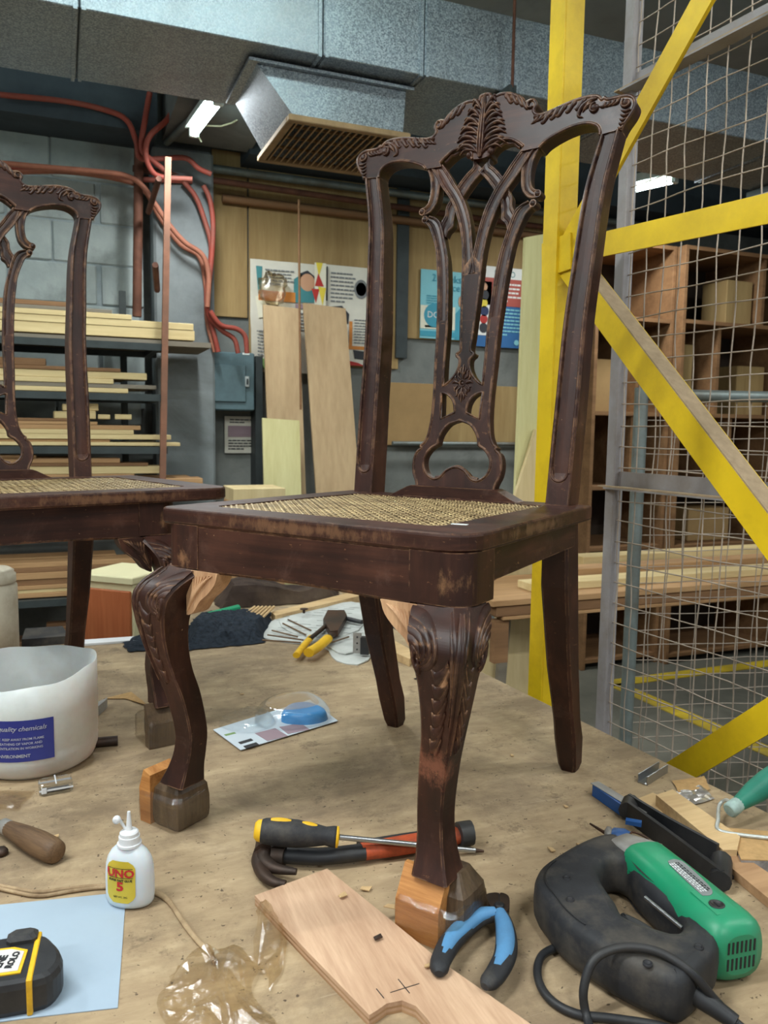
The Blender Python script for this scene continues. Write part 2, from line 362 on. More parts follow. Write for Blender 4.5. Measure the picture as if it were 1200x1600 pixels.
for i, (p, a, e) in enumerate(LAMPS):
    dx, dy = math.cos(math.radians(a))*.6, math.sin(math.radians(a))*.6
    l_ = tube_lamp((p[0]-dx, p[1]-dy, p[2]), (p[0]+dx, p[1]+dy, p[2]), 'white fluorescent batten hung from the ceiling above the bench area', e); l_['group'] = 'lamps above the bench'
lit1 = tube_lamp(onz(341, 158, 2.62), onz(303, 208, 2.62), 'lit fluorescent tube under the beam beside the duct grille', 12)
li_ = (Matrix.Translation(lit1.location) @ lit1.rotation_euler.to_matrix().to_4x4()).inverted()
MT['lampwire'] = plain('cream_wire', (214, 210, 180), .6)
for px in ([(306, 204), (309, 212), (315, 222)], [(318, 196), (345, 197), (362, 192), (371, 187)]):
    mb = MB(); mb.tube([li_ @ Vector(ony(x, y, 3.72)) for x, y in px], .004, 6); mb.build('wire', MT['lampwire'], lit1)
tube_lamp((2.79, 3.50, 2.62), (2.87, 3.30, 2.62), 'lit fluorescent tube seen through the wire mesh', 12)

# ------------------------------------------------------------------ air duct with its grille hood
duct = thing('air_duct', 'long galvanised steel air duct hung under the ceiling', 'duct', (0, 2.69, 2.6))
D0, D1, DH = -.9, 5.2, .265
edges = [-.9, .085, .845, 1.215, 2.08, 2.95, 3.8, 5.2]
for a, b in zip(edges, edges[1:]):
    mb = MB(); mb.box(((a+b)/2, .268, DH/2), (b-a-.003, .536, DH), bev=.003); mb.build('duct_section', MT['galv'], duct)
for x in edges[1:-1]:
    mb = MB(); mb.box((x-.012, .268, DH/2), (.012, .548, DH+.012)); mb.build('seam_flange', MT['galv'], duct); mb = MB(); mb.box((x+.012, .268, DH/2), (.012, .544, DH+.008)); mb.build('seam_flange', MT['galv'], duct)
for x in (-.4, 1.53, 3.3):
    mb = MB(); mb.tube([(x, -.07, -.04), (x, -.07, .62)], .006, 8); mb.build('hanger_rod', MT['rustpipe'], duct)
    mb = MB(); mb.box((x, .24, -.022), (.03, .63, .03)); mb.lathe([(.012, 0), (.014, .008), (.008, .02), (.006, .03)], (x, -.07, -.045), 8); mb.build('hanger_bracket', MT['darksteel'], duct)
hood = thing('vent_hood', 'tapered galvanised vent hood with a wooden slatted grille under the duct', 'vent', (0.92, 2.97, 2.41))
t0 = [(-.285, -.18, .18), (.27, -.18, .18), (.27, .175, .18), (-.285, .175, .18)]; b0 = [(-.155, -.205, .012), (.25, -.205, .012), (.25, .225, .012), (-.155, .225, .012)]
mb = MB(); mb.grid([t0, b0], cu=True, smooth=False); mb.grid([[(x*.985+.0, y*.985, z) for x, y, z in t0], [(x*.985, y*.985, z) for x, y, z in b0]], cu=True, smooth=False); mb.build('hood_shell', MT['galv'], hood)
mb = MB(); mb.box((-.0075, -.002, .174), (.60, .40, .010)); mb.build('hood_flange', MT['galv'], hood)
for c, d in (((.0475, -.212, 0), (.45, .028, .022)), ((.0475, .232, 0), (.45, .028, .022)), ((-.165, .01, 0), (.028, .416, .022)), ((.26, .01, 0), (.028, .416, .022))):
    mb = MB(); mb.box(c, d, bev=.003); mb.build('grille_frame', MT['grille'], hood)
for k in range(16):
    mb = MB(); mb.box((-.135+k*.0245, .01, .002), (.005, .414, .022), M_=Matrix.Rotation(.5, 3, 'Y')); mb.build('slat', MT['grille'], hood)
for k in range(3):
    mb = MB(); mb.box((.05, -.11+k*.11, .012), (.40, .008, .008)); mb.build('slat_rib', MT['grille'], hood)

# ------------------------------------------------------------------ workbench
bench = thing('workbench', 'big worn plywood workbench carrying the chairs and tools', 'bench', (0, 0, 0))
mb = MB(); mb.plate([[(-1.6, -.5), (1.12, -.5), (.885, 2.25), (-1.6, 2.27)]], lambda x, y, h: (x, y, T+h), 0, -.018); mb.build('tabletop', MT['benchtop'], bench)
mb = MB(); mb.plate([[(-1.58, -.48), (1.095, -.48), (.862, 2.23), (-1.58, 2.25)]], lambda x, y, h: (x, y, T+h), -.018, -.036); mb.build('under_sheet', MT['benchedge'], bench)
for x, y in ((-1.5, -.4), (.98, -.4), (.78, 2.13), (-1.5, 2.13), (-.4, 2.13), (-.3, -.4)):
    mb = MB(); mb.box((x, y, (T-.036)/2), (.07, .07, T-.036), bev=.003); mb.build('leg', MT['benchedge'], bench)
for c, d, r_ in (((-.33, 2.16, .70), (2.3, .035, .09), 0), ((-.25, -.42, .70), (2.5, .035, .09), 0), ((.90, .88, .70), (.035, 2.5, .09), .08), ((-1.53, .9, .70), (.035, 2.5, .09), 0)):
    mb = MB(); mb.box(c, d, rz=r_); mb.build('bench_rail', MT['benchedge'], bench)
# a second bench pushed against the far side, under the newspaper and the sack
rb = thing('workbench', 'narrow plywood bench joined behind the big one, under the newspaper', 'bench', (0, 0, 0))
mb = MB(); mb.plate([[(.34, 2.256), (.884, 2.252), (.935, 2.86), (.34, 2.86)]], lambda x, y, h: (x, y, T+h), 0, -.02); mb.build('tabletop', MT['benchtop'], rb)
for x, y in ((.39, 2.32), (.80, 2.32), (.85, 2.80), (.39, 2.80)): mb = MB(); mb.box((x, y, (T-.02)/2), (.06, .06, T-.02), bev=.003); mb.build('leg', MT['benchedge'], rb)
for y in (2.30, 2.82): mb = MB(); mb.box((.60, y, .715), (.42, .03, .08)); mb.build('bench_rail', MT['benchedge'], rb)
# ------------------------------------------------------------------ yellow brace frame and wire-mesh cage, both parallel to the bench edge
DV = Vector((-.0855, 1.0, 0)).normalized(); NV = Vector((DV.y, -DV.x, 0))
def cage_pt(px, py, e):
    P0 = Vector((.936, 1.66, 0))+NV*e; d = Vector(tuple(_f*F+_r*(px-600)-_u*(py-800))); c = Vector(tuple(CAM)); return c+d*(NV.dot(P0-c)/NV.dot(d))
def flat_bar(mb, a, b, w, th, nrm=NV, side=None):
    a, b = Vector(a), Vector(b); d = (b-a).normalized(); s_ = nrm.cross(d).normalized()
    V = []
    for p in (a, b):
        for u, v in ((-1, 0), (1, 0), (1, 1), (-1, 1)): V.append(p+s_*(u*w/2)+nrm*(v*th))
    mb.add(V, [(0, 1, 2, 3)[::-1], (4, 5, 6, 7), (0, 1, 5, 4), (1, 2, 6, 5), (2, 3, 7, 6), (3, 0, 4, 7)])
def angle_bar(mb, a, b, w, th, flip=1):
    """an L section: one leg in the frame plane, the other going away from the bench along its upper edge"""
    flat_bar(mb, a, b, w, th); d = (Vector(b)-Vector(a)).normalized(); s_ = NV.cross(d).normalized()*flip
    if s_.z < 0 and flip == 1: s_ = -s_
    o = s_*(w/2-th/2)+NV*th
    flat_bar(mb, Vector(a)+o, Vector(b)+o, th, w*.9)
    return s_
E1 = .10
yf = thing('brace_frame', 'tall yellow painted steel frame with crossing braces beside the bench', 'frame', (0, 0, 0))
p = cage_pt(848, 700, E1); post = Vector((p.x, p.y, 0))
mb = MB(); flat_bar(mb, post, post+Vector((0, 0, 3.24)), .050, .005); flat_bar(mb, post+DV*-.024+NV*.004, post+DV*-.024+NV*.004+Vector((0, 0, 3.24)), .004, .05); mb.build('post', MT['yellow'], yf)
def yb(a, b, w=.05, name='brace', e=E1+.012, dust=False):
    A, B = cage_pt(*a, e), cage_pt(*b, e); d_ = B-A; k_ = (1.25-(post-A).dot(DV)*-1)/(-d_.dot(DV))   # run on to the second post, the floor or the ceiling
    if d_.z > 0: k_ = min(k_, (3.22-A.z)/d_.z)
    else: k_ = min(k_, (.03-A.z)/d_.z)
    B = A+d_*k_; mb = MB(); s_ = angle_bar(mb, A, B, w, .005); o = mb.build(name, MT['yellow'], yf)
    if dust:
        mb = MB(); q = s_*(w/2+.0015)+NV*.001; flat_bar(mb, A+q, B+q, .003, .044); d_ = mb.build('sawdust', MT['dust'], o); d_['label'] = 'layer of sawdust'
    return o
yb((872, 405), (1112, -30)); yb((866, 398), (1260, 312)); yb((868, 395), (1300, 975), .052, dust=True); yb((860, 1330), (1290, 1062), .05)
mb = MB(); flat_bar(mb, cage_pt(868, 372, E1+.006), cage_pt(868, 428, E1+.006), .10, .005); mb.build('gusset', MT['yellow'], yf)
p2 = post-DV*1.25; mb = MB(); flat_bar(mb, p2, p2+Vector((0, 0, 3.24)), .050, .005); mb.build('post', MT['yellow'], yf)

E2 = .30
cage = thing('mesh_partition', 'grey framed wire mesh partition behind the yellow braces', 'mesh partition', (0, 0, 0))
g0 = cage_pt(962, 700, E2); g0.z = 0
mb = MB(); mb.box((g0.x, g0.y, 1.62), (.030, .030, 3.24), rz=math.atan2(-DV.x, DV.y), bev=.002); mb.build('post', MT['greyframe'], cage)
zt = cage_pt(972, 140, E2).z; zm = cage_pt(965, 750, E2).z; LEN = 1.35
for z, nm in ((zt, 'rail'), (zm, 'rail'), (.12, 'rail')):
    mb = MB(); a = g0+Vector((0, 0, z)); flat_bar(mb, a, a-DV*LEN, .042, .004); flat_bar(mb, a+Vector((0, 0, -.019)), a-DV*LEN+Vector((0, 0, -.019)), .004, .035, nrm=-NV) ; rail = mb.build(nm, MT['greyframe'], cage)
    mb = MB(); flat_bar(mb, a+Vector((0, 0, -.0155))-NV*.003+DV*.02, a-DV*LEN+Vector((0, 0, -.0155))-NV*.003, .003, .031, nrm=-NV); d_ = mb.build('sawdust', MT['dust'], rail); d_['label'] = 'layer of sawdust'
a = g0-DV*LEN; mb = MB(); mb.box((a.x, a.y, 1.62), (.03, .03, 3.24), rz=math.atan2(-DV.x, DV.y), bev=.002); mb.build('post', MT['greyframe'], cage)
def mesh_wires(mb, org, dv, ln, z0, z1, pitch, r, seed, amp=.004):
    rnd = random.Random(seed); n = int(ln/pitch); nv = Vector((dv.y, -dv.x, 0))
    for i in range(n+1):
        ph = rnd.uniform(0, 6); k = int((z1-z0)/.06)+1; a1 = rnd.uniform(.3, 1)*amp
        mb.tube([org+dv*(i*pitch+.012+a1*math.sin(ph+j*.9))+nv*(amp*.5*math.sin(j*2+i))+Vector((0, 0, z0+(z1-z0)*j/k)) for j in range(k+1)], r, 5)
    m_ = int((z1-z0)/pitch)
    for j in range(m_+1):
        ph = rnd.uniform(0, 6); k = int(ln/.05)+1; a1 = rnd.uniform(.2, .8)*amp
        mb.tube([org+dv*(ln*i/k)+nv*(amp*.4*math.cos(i*2+j))+Vector((0, 0, z0+.01+j*pitch+a1*math.sin(ph+i*.8))) for i in range(k+1)], r, 5)
mb = MB()
for z0, z1, sd in ((.12, zm, 3), (zm, zt, 4), (zt, 3.24, 5)): mesh_wires(mb, g0-DV*.01, -DV, LEN-.02, z0+.02, z1-.02, .050, .0016, sd)
wm = mb.build('wire_mesh', MT['wire'], cage, kind='stuff')
# the far side of the cage, a door of finer mesh
door = thing('mesh_door', 'galvanised wire mesh door standing behind the partition', 'mesh door', (0, 0, 0))
q0 = Vector(onz(985, 1178, .10)); q0 = Vector((1.64, 1.985, 0)); dv2 = Vector((.97, -.24, 0)).normalized()
for k in range(2):
    a = q0+dv2*(k*1.15); mb = MB(); mb.tube([a+Vector((0, 0, .03)), a+Vector((0, 0, 1.50))], .021, 12); mb.build('post', MT['steelpipe'], door)
for z in (.08, 1.48): mb = MB(); mb.tube([q0+Vector((0, 0, z)), q0+dv2*1.15+Vector((0, 0, z))], .018, 10); mb.build('rail', MT['steelpipe'], door)
mb = MB(); mesh_wires(mb, q0, dv2, 1.15, .09, 1.47, .05, .0015, 9); mb.build('wire_mesh', MT['wire'], door, kind='stuff')
mb = MB(); mb.box((0, 0, .015), (.05, .30, .03)); 
for k in range(2):
    a = q0+dv2*(k*1.15); f_ = MB(); f_.box((a.x, a.y, .015), (.05, .28, .03), rz=-.24, bev=.004); f_.build('foot', MT['darksteel'], door)
# ------------------------------------------------------------------ things on and against the back wall
def wallbox(px0, py0, px1, py1, yf_, dep, name, mat, parent=None, bev=.002, rough=0):
    """a box whose front face stands at y = yf_, its outline given by two corners of the sight"""
    a, b = ony(px0, py0, yf_), ony(px1, py1, yf_); c = ((a[0]+b[0])/2, yf_+dep/2, (a[2]+b[2])/2); d = (abs(b[0]-a[0]), dep, abs(b[2]-a[2]))
    mb = MB(); mb.box((0, 0, 0), d, bev=bev); o = mb.build(name, mat, parent); o.location = c; return o, c, d
PY = WY-.018
for (a, b, c, d), lb in (((331, 232, 387, 497), 'brown plywood sheet on the wall left of the paper collage'), ((388.5, 240, 622, 577), 'wide brown plywood sheet on the wall behind the paper collage'), ((638, 262, 845, 541), 'brown plywood sheet on the wall carrying the blue poster')):
    o, _, _ = wallbox(a, b, c, d, PY, .016, 'wall_sheet', MT['brownply']); tag(o, lb, 'wall panel')
o, _, _ = wallbox(601, 597, 690, 696, PY-.01, .014, 'cardboard_sheet', MT['card']); tag(o, 'creased cardboard sheet low on the wall left of the splat', 'cardboard')
o, _, _ = wallbox(691, 600, 815, 694, PY-.01, .014, 'cardboard_sheet', MT['brownply']); tag(o, 'smooth brown board low on the wall right of the splat', 'wall panel')
o, _, _ = wallbox(623.5, 250, 636.5, 560, PY-.02, .036, 'steel_upright', MT['darksteel']); tag(o, 'narrow dark steel upright between the brown wall sheets', 'steel upright')
o, _, _ = wallbox(399, 556, 411, 790, WY-.13, .12, 'steel_upright', MT['darksteel']); tag(o, 'dark steel channel right of the grey electrical panel', 'steel upright')
def pipe(name, pts, r, mat, label, cat='pipe', group=None, n=10, sm=1):
    mb = MB(); P = cr(pts, sm) if sm > 1 else pts; mb.tube(P, r, n); o = mb.build(name, mat); tag(o, label, cat, group); return o
pipe('steel_pipe', [(.70, 4.22, 2.66), (3.6, 4.22, 2.66)], .021, MT['steelpipe'], 'long galvanised pipe along the top of the wall sheets')
pipe('rusty_pipe', [(.35, 4.10, 2.575), (2.2, 4.235, 2.585), (3.5, 4.24, 2.58)], .016, MT['rustpipe'], 'rusty pipe just under the galvanised pipe on the wall')
pipe('timber_batten', [(.8, 4.255, 2.53), (3.5, 4.255, 2.53)], .024, MT['plyx3'], 'dark timber batten below the pipes on the wall', 'batten', n=4)
pipe('steel_pipe', [(1.75, 4.22, 1.285), (2.75, 4.22, 1.285)], .013, MT['steelpipe'], 'thin galvanised pipe low on the wall behind the splat')
pipe('rusty_pipe', [ony(217, 225, 4.06), ony(214, 495, 4.06)], .022, MT['rustpipe'], 'rusty vertical pipe at the corner of the column')
pipe('hanging_rod', [ony(467, 312, 4.03), ony(468, 480, 4.02), ony(470, 640, 4.0)], .006, MT['plyx3'], 'thin brown rod hanging from the pipe in front of the boards', 'rod')
pipe('steel_pipe', [(.66, 3.25, 2.708), (.505, 4.08, 2.708)], .016, MT['steelpipe'], 'grey pipe running under the beam beside the lit tube')
CY = 4.08
cond = [([(0, 148), (100, 158), (165, 172), (198, 188), (213, 222), (219, 247), (250, 248), (290, 247), (310, 263), (330, 272)], 0, 'red conduit curving off the dark beam onto the column'),
        ([(234, 145), (226, 190), (221, 232), (236, 249), (262, 270)], 0, 'red conduit dropping straight beside the cross beam'),
        ([(281, 152), (262, 186), (236, 210), (228, 232), (232, 258), (250, 276), (300, 280)], 0, 'red conduit slanting down along the cross beam'),
        ([(-10, 254), (80, 262), (140, 267), (195, 274), (222, 290), (240, 315), (262, 348), (288, 378), (316, 398), (326, 430), (324, 480)], 1, 'upper faded conduit sagging from the left wall to the panel'),
        ([(-10, 270), (100, 268), (190, 281), (226, 298), (250, 340), (282, 382), (312, 402), (322, 450), (324, 500), (336, 550)], 1, 'lower faded conduit sagging from the left wall to the panel'),
        ([(287, 284), (306, 308), (320, 345), (330, 385), (326, 430), (323, 478), (334, 520), (341, 550)], 0, 'red conduit hanging to the left corner of the panel'),
        ([(318, 290), (328, 312), (333, 350), (331, 400), (326, 450), (325, 490), (345, 515), (366, 530), (372, 552)], 0, 'red conduit bulging out before the brown sheet'),
        ([(328, 486), (345, 508), (370, 514), (383, 526), (386, 552)], 0, 'short red conduit looping into the panel top'),
        ([(-10, 262), (120, 266), (200, 279), (300, 283)], 0, 'straight red conduit along the left wall')]
for i, (pts, mi, lb) in enumerate(cond):
    P = [ony(x, y, (3.93-.03*i) if i < 3 else CY-.024*(i % 4)) for x, y in pts]; pipe('conduit', P, .0125, MT['conduit2' if mi else 'conduit'], lb, 'conduit', 'conduits on the rear wall', 8, 5)
# electrical panel
ep = thing('electrical_panel', 'grey-blue steel electrical panel on the wall', 'electrical panel'); 
MT['panelgrey'] = plain('panel_paint', (92, 116, 122), .45, .1, .4, .06, 6, .03, (70, 84, 88), .3)
o, c, d = wallbox(320, 548, 398, 642, WY-.16, .16, 'cabinet_box', MT['panelgrey'], None, .006); o.parent = ep; ep.location = c; o.location = (0, 0, 0)
mb = MB(); mb.box((-.012, -.085, -.01), (d[0]*.72, .012, d[2]*.64), bev=.003); dr = mb.build('door', MT['panelgrey'], ep)
mb = MB(); mb.box((.085, -.094, 0), (.022, .010, .055), bev=.003); mb.build('latch', plain('panel_latch', (176, 182, 180), .4, .4), dr)
mb = MB(); mb.box((.085, -.101, 0), (.009, .006, .03), bev=.001); mb.build('latch_slot', MT['darksteel'], dr)
mb = MB(); mb.box((.082, -.0815, .142), (.036, .003, .010)); mb.build('badge', MT['whitelamp'], ep)
# paper: flat print built from small coloured pieces on a sheet
INK = {k: plain('ink_'+k, v, .6, 0, .3, .05, 10, 0) for k, v in dict(black=(52, 54, 58), grey=(120, 122, 122), teal=(70, 132, 136), orange=(206, 132, 60), red=(178, 52, 46), yellow=(222, 200, 70), skin=(196, 150, 118), blue=(46, 98, 150), cyan=(132, 196, 206), cyan2=(64, 150, 172), white=(226, 226, 220), cream=(226, 222, 200), navy=(40, 52, 88), brick=(172, 82, 70), green=(120, 150, 90), mauve=(150, 128, 136)).items()}
PAPER = plain('old_paper', (212, 208, 194), .6, 0, .3, .08, 8, .05)
def poster(name, label, px0, py0, px1, py1, yf_, paper, items, dep=.004, curl_=0):
    a, b = ony(px0, py0, yf_), ony(px1, py1, yf_); W, H = b[0]-a[0], a[2]-b[2]
    t = thing(name, label, 'poster', (a[0], yf_, a[2]))
    mb = MB(); rows = []
    for j in range(9):
        rows.append([(W*i/8, -.003*math.sin(i*1.7+j)*curl_-(.02*curl_*(1 if (i == 0 and j > 4) else 0)), -H*j/8) for i in range(9)])
    mb.grid(rows); mb.grid([[(x, y+dep, z) for x, y, z in r] for r in rows]); mb.build('sheet', paper, t)
    for it in items:
        mb = MB(); k = it[0]; y = -.0025-.004*curl_
        if k == 'r': mb.box((W*(it[1]+it[3])/2, y, -H*(it[2]+it[4])/2), (W*(it[3]-it[1]), .0012, H*(it[4]-it[2])))
        elif k == 'p': mb.plate([[(W*u, -H*v) for u, v in it[1]]], lambda x, z, h: (x, y+h, z), 0, .001)
        elif k == 'c': mb.plate([[(W*it[1]+W*it[3]*math.cos(2*PI*q/20), -H*it[2]+W*it[3]*it[4]*math.sin(2*PI*q/20)) for q in range(20)]], lambda x, z, h: (x, y+h-.001, z), 0, .001)
        elif k == 't':   # lines of small print
            rnd = random.Random(str(it)); n = it[5]
            for q in range(n):
                z = -H*(it[2]+(it[4]-it[2])*(q+.5)/n); x = W*it[1]; xe = W*(it[3] if q < n-1 else (it[1]+it[3])/2)
                while x < xe:
                    l_ = rnd.uniform(.012, .035); mb.box((x+l_/2, y-.0004, z), (l_*.85, .001, H*(it[4]-it[2])/n*.42)); x += l_
        elif k == 'T':
            lettering(it[1], it[4]*H, INK[it[-1]], t, Matrix.Translation((W*it[2], y-.0014, -H*it[3])) @ Matrix.Rotation(PI/2, 4, 'X'), .0, 'lettering', 'CENTER', it[5] if len(it) > 6 else 1.0, it[6] if len(it) > 7 else 0); continue
        mb.build({'r': 'printed_block', 'p': 'printed_shape', 'c': 'printed_disc', 't': 'small_print'}[k], INK[it[-1]], t)
    return t, W, H
poster('paper_collage', 'torn paper collage with coloured shapes under clear plastic on the wall', 391, 404, 509, 585, PY-.03, PAPER, [
    ('p', [(.07, .06), (.15, .06), (.13, .30), (.10, .33)], 'teal'), ('t', .18, .07, .52, .22, 5, 'grey'), ('r', .10, .27, .58, .36, 'orange'), ('p', [(.56, .15), (.66, .10), (.82, .18), (.98, .34), (.56, .36)], 'teal'), ('c', .74, .17, .10, 1.1, 'skin'), ('p', [(.62, .1), (.74, .06), (.86, .12), (.84, .18), (.66, .17)], 'black'),
    ('r', .58, .37, 1.0, .41, 'mauve'), ('t', .60, .44, .95, .62, 6, 'grey'), ('p', [(.06, .33), (.2, .30), (.22, .5), (.1, .52)], 'cream'), ('t', .06, .62, .2, .86, 8, 'grey'), ('r', .05, .88, .2, .97, 'green')], curl_=1)
poster('paper_collage', 'paper sheet of print and dark photos beside the left stile', 509.5, 413, 590, 573, PY-.028, PAPER, [
    ('p', [(-.10, .0), (.0, .0), (-.04, .22)], 'yellow') if False else ('p', [(.0, .02), (.03, .02), (.03, .36), (.0, .36)], 'black'), ('t', .08, .06, .5, .38, 8, 'grey'), ('c', .66, .22, .13, 1.3, 'grey'), ('c', .66, .22, .10, 1.2, 'cream'), ('p', [(.02, .42), (.3, .40), (.44, .48), (.42, .58), (.05, .58)], 'black'), ('c', .24, .49, .10, .8, 'mauve'),
    ('r', .44, .55, .50, .80, 'orange'), ('t', .53, .52, .95, .78, 9, 'grey'), ('r', .40, .80, 1, .835, 'orange'), ('p', [(.52, .84), (.75, .85), (.78, .94), (.55, .93)], 'black'), ('p', [(.42, .95), (.62, .97), (.75, 1.0), (.42, 1.0)], 'red')])
mbx = MB(); A_ = ony(500, 412, PY-.036)
poster('bunting_strip', 'narrow red and yellow pennant strip between the two paper sheets', 492, 410, 509, 478, PY-.062, INK['cream'], [('p', [(.1, 0), (.7, 0), (.35, .32)], 'yellow'), ('p', [(.3, .25), (.8, .55), (.0, .55)], 'red'), ('p', [(.3, .56), (1, .58), (.7, 1)], 'yellow'), ('p', [(-.3, .62), (.4, .62), (.1, .95)], 'red')])
poster('wall_poster', 'pale blue poster reading 2 weeks behind the splat', 658, 420, 742, 533, PY-.012, INK['cyan'], [
    ('T', '2 weeks', .46, .115, .15, 1.0, .0, 'cyan2'), ('T', 'notice', .5, .24, .15, 1.0, .0, 'cyan2'), ('t', .10, .36, .52, .50, 4, 'cyan2'), ('r', 0, .52, .62, .86, 'cream'), ('c', .25, .66, .19, 1.0, 'cyan2'), ('T', 'DOT', .27, .655, .13, 1.0, .0, 'white'), ('r', .08, .81, .5, .84, 'black'), ('p', [(.62, .62), (.72, .52), (1, .50), (1, 1), (.62, 1)], 'cyan2'), ('c', .76, .43, .085, 1.3, 'skin'), ('p', [(.68, .40), (.72, .34), (.84, .35), (.84, .44)], 'black'), ('r', 0, .89, 1, .97, 'cyan2')])
poster('wall_poster', 'red and blue safety poster with small pictures behind the splat', 746, 414, 818, 545, PY-.012, INK['blue'], [
    ('r', 0, 0, 1, .14, 'white'), ('T', 'KINYO', .56, .085, .11, .9, .0, 'teal'), ('r', 0, .14, 1, .48, 'brick'), ('r', .02, .19, .30, .86, 'white'), ('t', .36, .18, .85, .44, 5, 'white'), ('t', .36, .50, .90, .86, 8, 'cyan'), ('c', .14, .26, .07, 1, 'skin'), ('c', .15, .36, .09, 1, 'black'), ('c', .14, .46, .08, 1, 'yellow'), ('c', .16, .56, .09, 1, 'navy'), ('c', .15, .66, .08, 1, 'red'), ('c', .15, .77, .09, 1, 'black'), ('c', .84, .93, .05, 1, 'cyan')])
poster('notice', 'small notice with a drawing of a hand and lines of print below the panel', 351, 650, 400, 708, PY-.002, PAPER, [('t', .15, .06, .9, .2, 2, 'black'), ('r', .1, .26, .92, .56, 'mauve'), ('p', [(.2, .42), (.5, .34), (.8, .38), (.75, .48), (.45, .5)], 'skin'), ('t', .1, .62, .92, .92, 4, 'black')])
# clear bag hanging over the collage
def blob(mb, c, R, n=18, m_=12, amp=.12, seed=1, sq=1):
    rows = []
    for j in range(m_+1):
        a = PI*j/m_; row = []
        for i in range(n):
            b = 2*PI*i/n; d = Vector((math.sin(a)*math.cos(b), math.sin(a)*math.sin(b), math.cos(a))); k = 1+amp*noise.noise(d*2.2+Vector((seed*7, 0, 0)))+amp*.5*noise.noise(d*6+Vector((0, seed*3, 0)))
            row.append((c[0]+R[0]*d.x*k, c[1]+R[1]*d.y*k, c[2]+R[2]*d.z*k))
        rows.append(row)
    mb.grid(rows, cu=True)
MT['bagfilm'] = film('hazy_bag', (240, 232, 214), .12, .3, 30, .5)
mb = MB(); c = ony(426, 452, WY-.12); blob(mb, (0, 0, 0), (.072, .028, .085), amp=.45, seed=3); o = mb.build('plastic_bag', MT['bagfilm']); o.location = c; tag(o, 'hazy plastic bag hanging in front of the paper collage', 'bag')
# boards leaning on the wall
def lean(name, label, tl, tr, yt, yb_, mat, th=.014, ztop=None, group='boards leaning on the back wall', zb=0.0, skew=0, br=None, bl=None):
    a, b = ony(*tl, yt), ony(*tr, yt); z = (a[2]+b[2])/2
    x0, x1 = a[0], b[0]; X0 = x0 if bl is None else bl; X1 = x1 if br is None else br
    mb = MB(); mb.plate([[(x0, a[2]), (x1, b[2]), (X1, zb), (X0, zb)]], lambda u, v, h: (u, yb_+(yt-yb_)*(v-zb)/(z-zb)-h, v), 0, -th)
    return tag(mb.build(name, mat), label, 'board', group)
lean('plywood_board', 'tall plywood board with flame grain leaning left of the hanging rod', (411, 476), (467, 482), 4.12, 3.82, MT['ply2'])
lean('plywood_board', 'wide tan plywood board leaning right of the hanging rod', (474, 473), (540, 482), 4.12, 3.80, MT['ply2'], br=1.50, bl=1.25)
lean('plywood_board', 'short pale board standing in front of the tall flame-grained one', (410, 653), (468, 657), 3.92, 3.78, MT['lime'])
o, _, _ = wallbox(365, 764, 446, 784, 3.50, .24, 'plywood_board', MT['ply']); tag(o, 'pale board lying flat under the leaning boards', 'board')
mb = MB(); a = o.location; mb.box((a[0], a[1], (a[2]-.03)/2), (.24, .20, a[2]-.03), bev=.004); tag(mb.build('wooden_crate', MT['plyx2']), 'tan wooden crate standing under the flat pale board', 'crate')
# pale boards behind the yellow post
def stand(name, label, pts, y0, y1, mat, th=.018, z1=None):
    """upright board; pts = outline (x, z), leaning from y0 at the floor to y1 at its top"""
    zt_ = max(p[1] for p in pts); mb = MB(); mb.plate([pts], lambda u, v, h: (u, y0+(y1-y0)*v/zt_-h, v), 0, -th); return tag(mb.build(name, mat), label, 'board', 'pale boards behind the yellow frame')
stand('plywood_board', 'tall pale plywood sheet standing behind the yellow post', [(1.66, 0), (1.96, 0), (1.90, 2.165), (1.70, 2.115)], 2.745, 2.775, MT['lime'])
stand('plywood_board', 'shorter pale board with slanting edge below the tall sheet', [(1.50, 0), (1.92, 0), (1.86, 1.385), (1.75, 1.372), (1.66, 1.10)], 2.715, 2.735, MT['ply'])
# ------------------------------------------------------------------ timber rack with its planks
rack = thing('timber_rack', 'steel and timber rack full of planks by the left wall', 'rack', (0, 0, 0))
RX = .42
MT['rackpost'] = plain('faded_red_post', (134, 92, 72), .7, 0, .3, .2, 14, .1, (112, 84, 68), .6)
mb = MB(); mb.box((RX, 3.665, 1.26), (.026, .03, 2.50), M_=Matrix.Rotation(.03, 3, 'Y')); mb.build('post', MT['rackpost'], rack)
for x in (-1.0,):
    mb = MB(); mb.box((x, 3.665, 1.25), (.03, .03, 2.5)); mb.build('post', MT['rackpost'], rack)
mb = MB(); mb.box((RX-.13, 4.085, 1.0), (.03, .03, 2.0)); mb.build('post', MT['darksteel'], rack)
tiers = [1.725, 1.505, 1.275, 1.075, .62, .30]
for z in tiers:
    mb = MB(); mb.box((-.30, 3.675, z-.018), (1.48, .03, .03)); mb.build('shelf_beam', MT['darksteel'], rack)
    mb = MB(); mb.box((-.30, 4.06, z-.018), (1.48, .03, .03)); mb.build('shelf_beam', MT['darksteel'], rack)
    for x in (.40, -.3, -.98): mb = MB(); mb.box((x, 3.87, z-.018), (.03, .40, .028)); mb.build('arm', MT['darksteel'], rack)
mb = MB(); mb.box((-.22, 3.885, tiers[0]+.004), (1.72, .38, .022)); mb.build('shelf_board', MT['plyx4'], rack)
for (a, b) in (((.40, 3.68, 2.06), (.44, 3.98, 2.00)), ((.42, 3.67, 2.42), (.405, 3.97, 2.35))): mb = MB(); mb.tube([a, b], .014, 6); mb.build('brace', MT['rustpipe'], rack)
rnd = random.Random(21); TN = ('top', 'second', 'third', 'fourth', 'fifth', 'lowest')
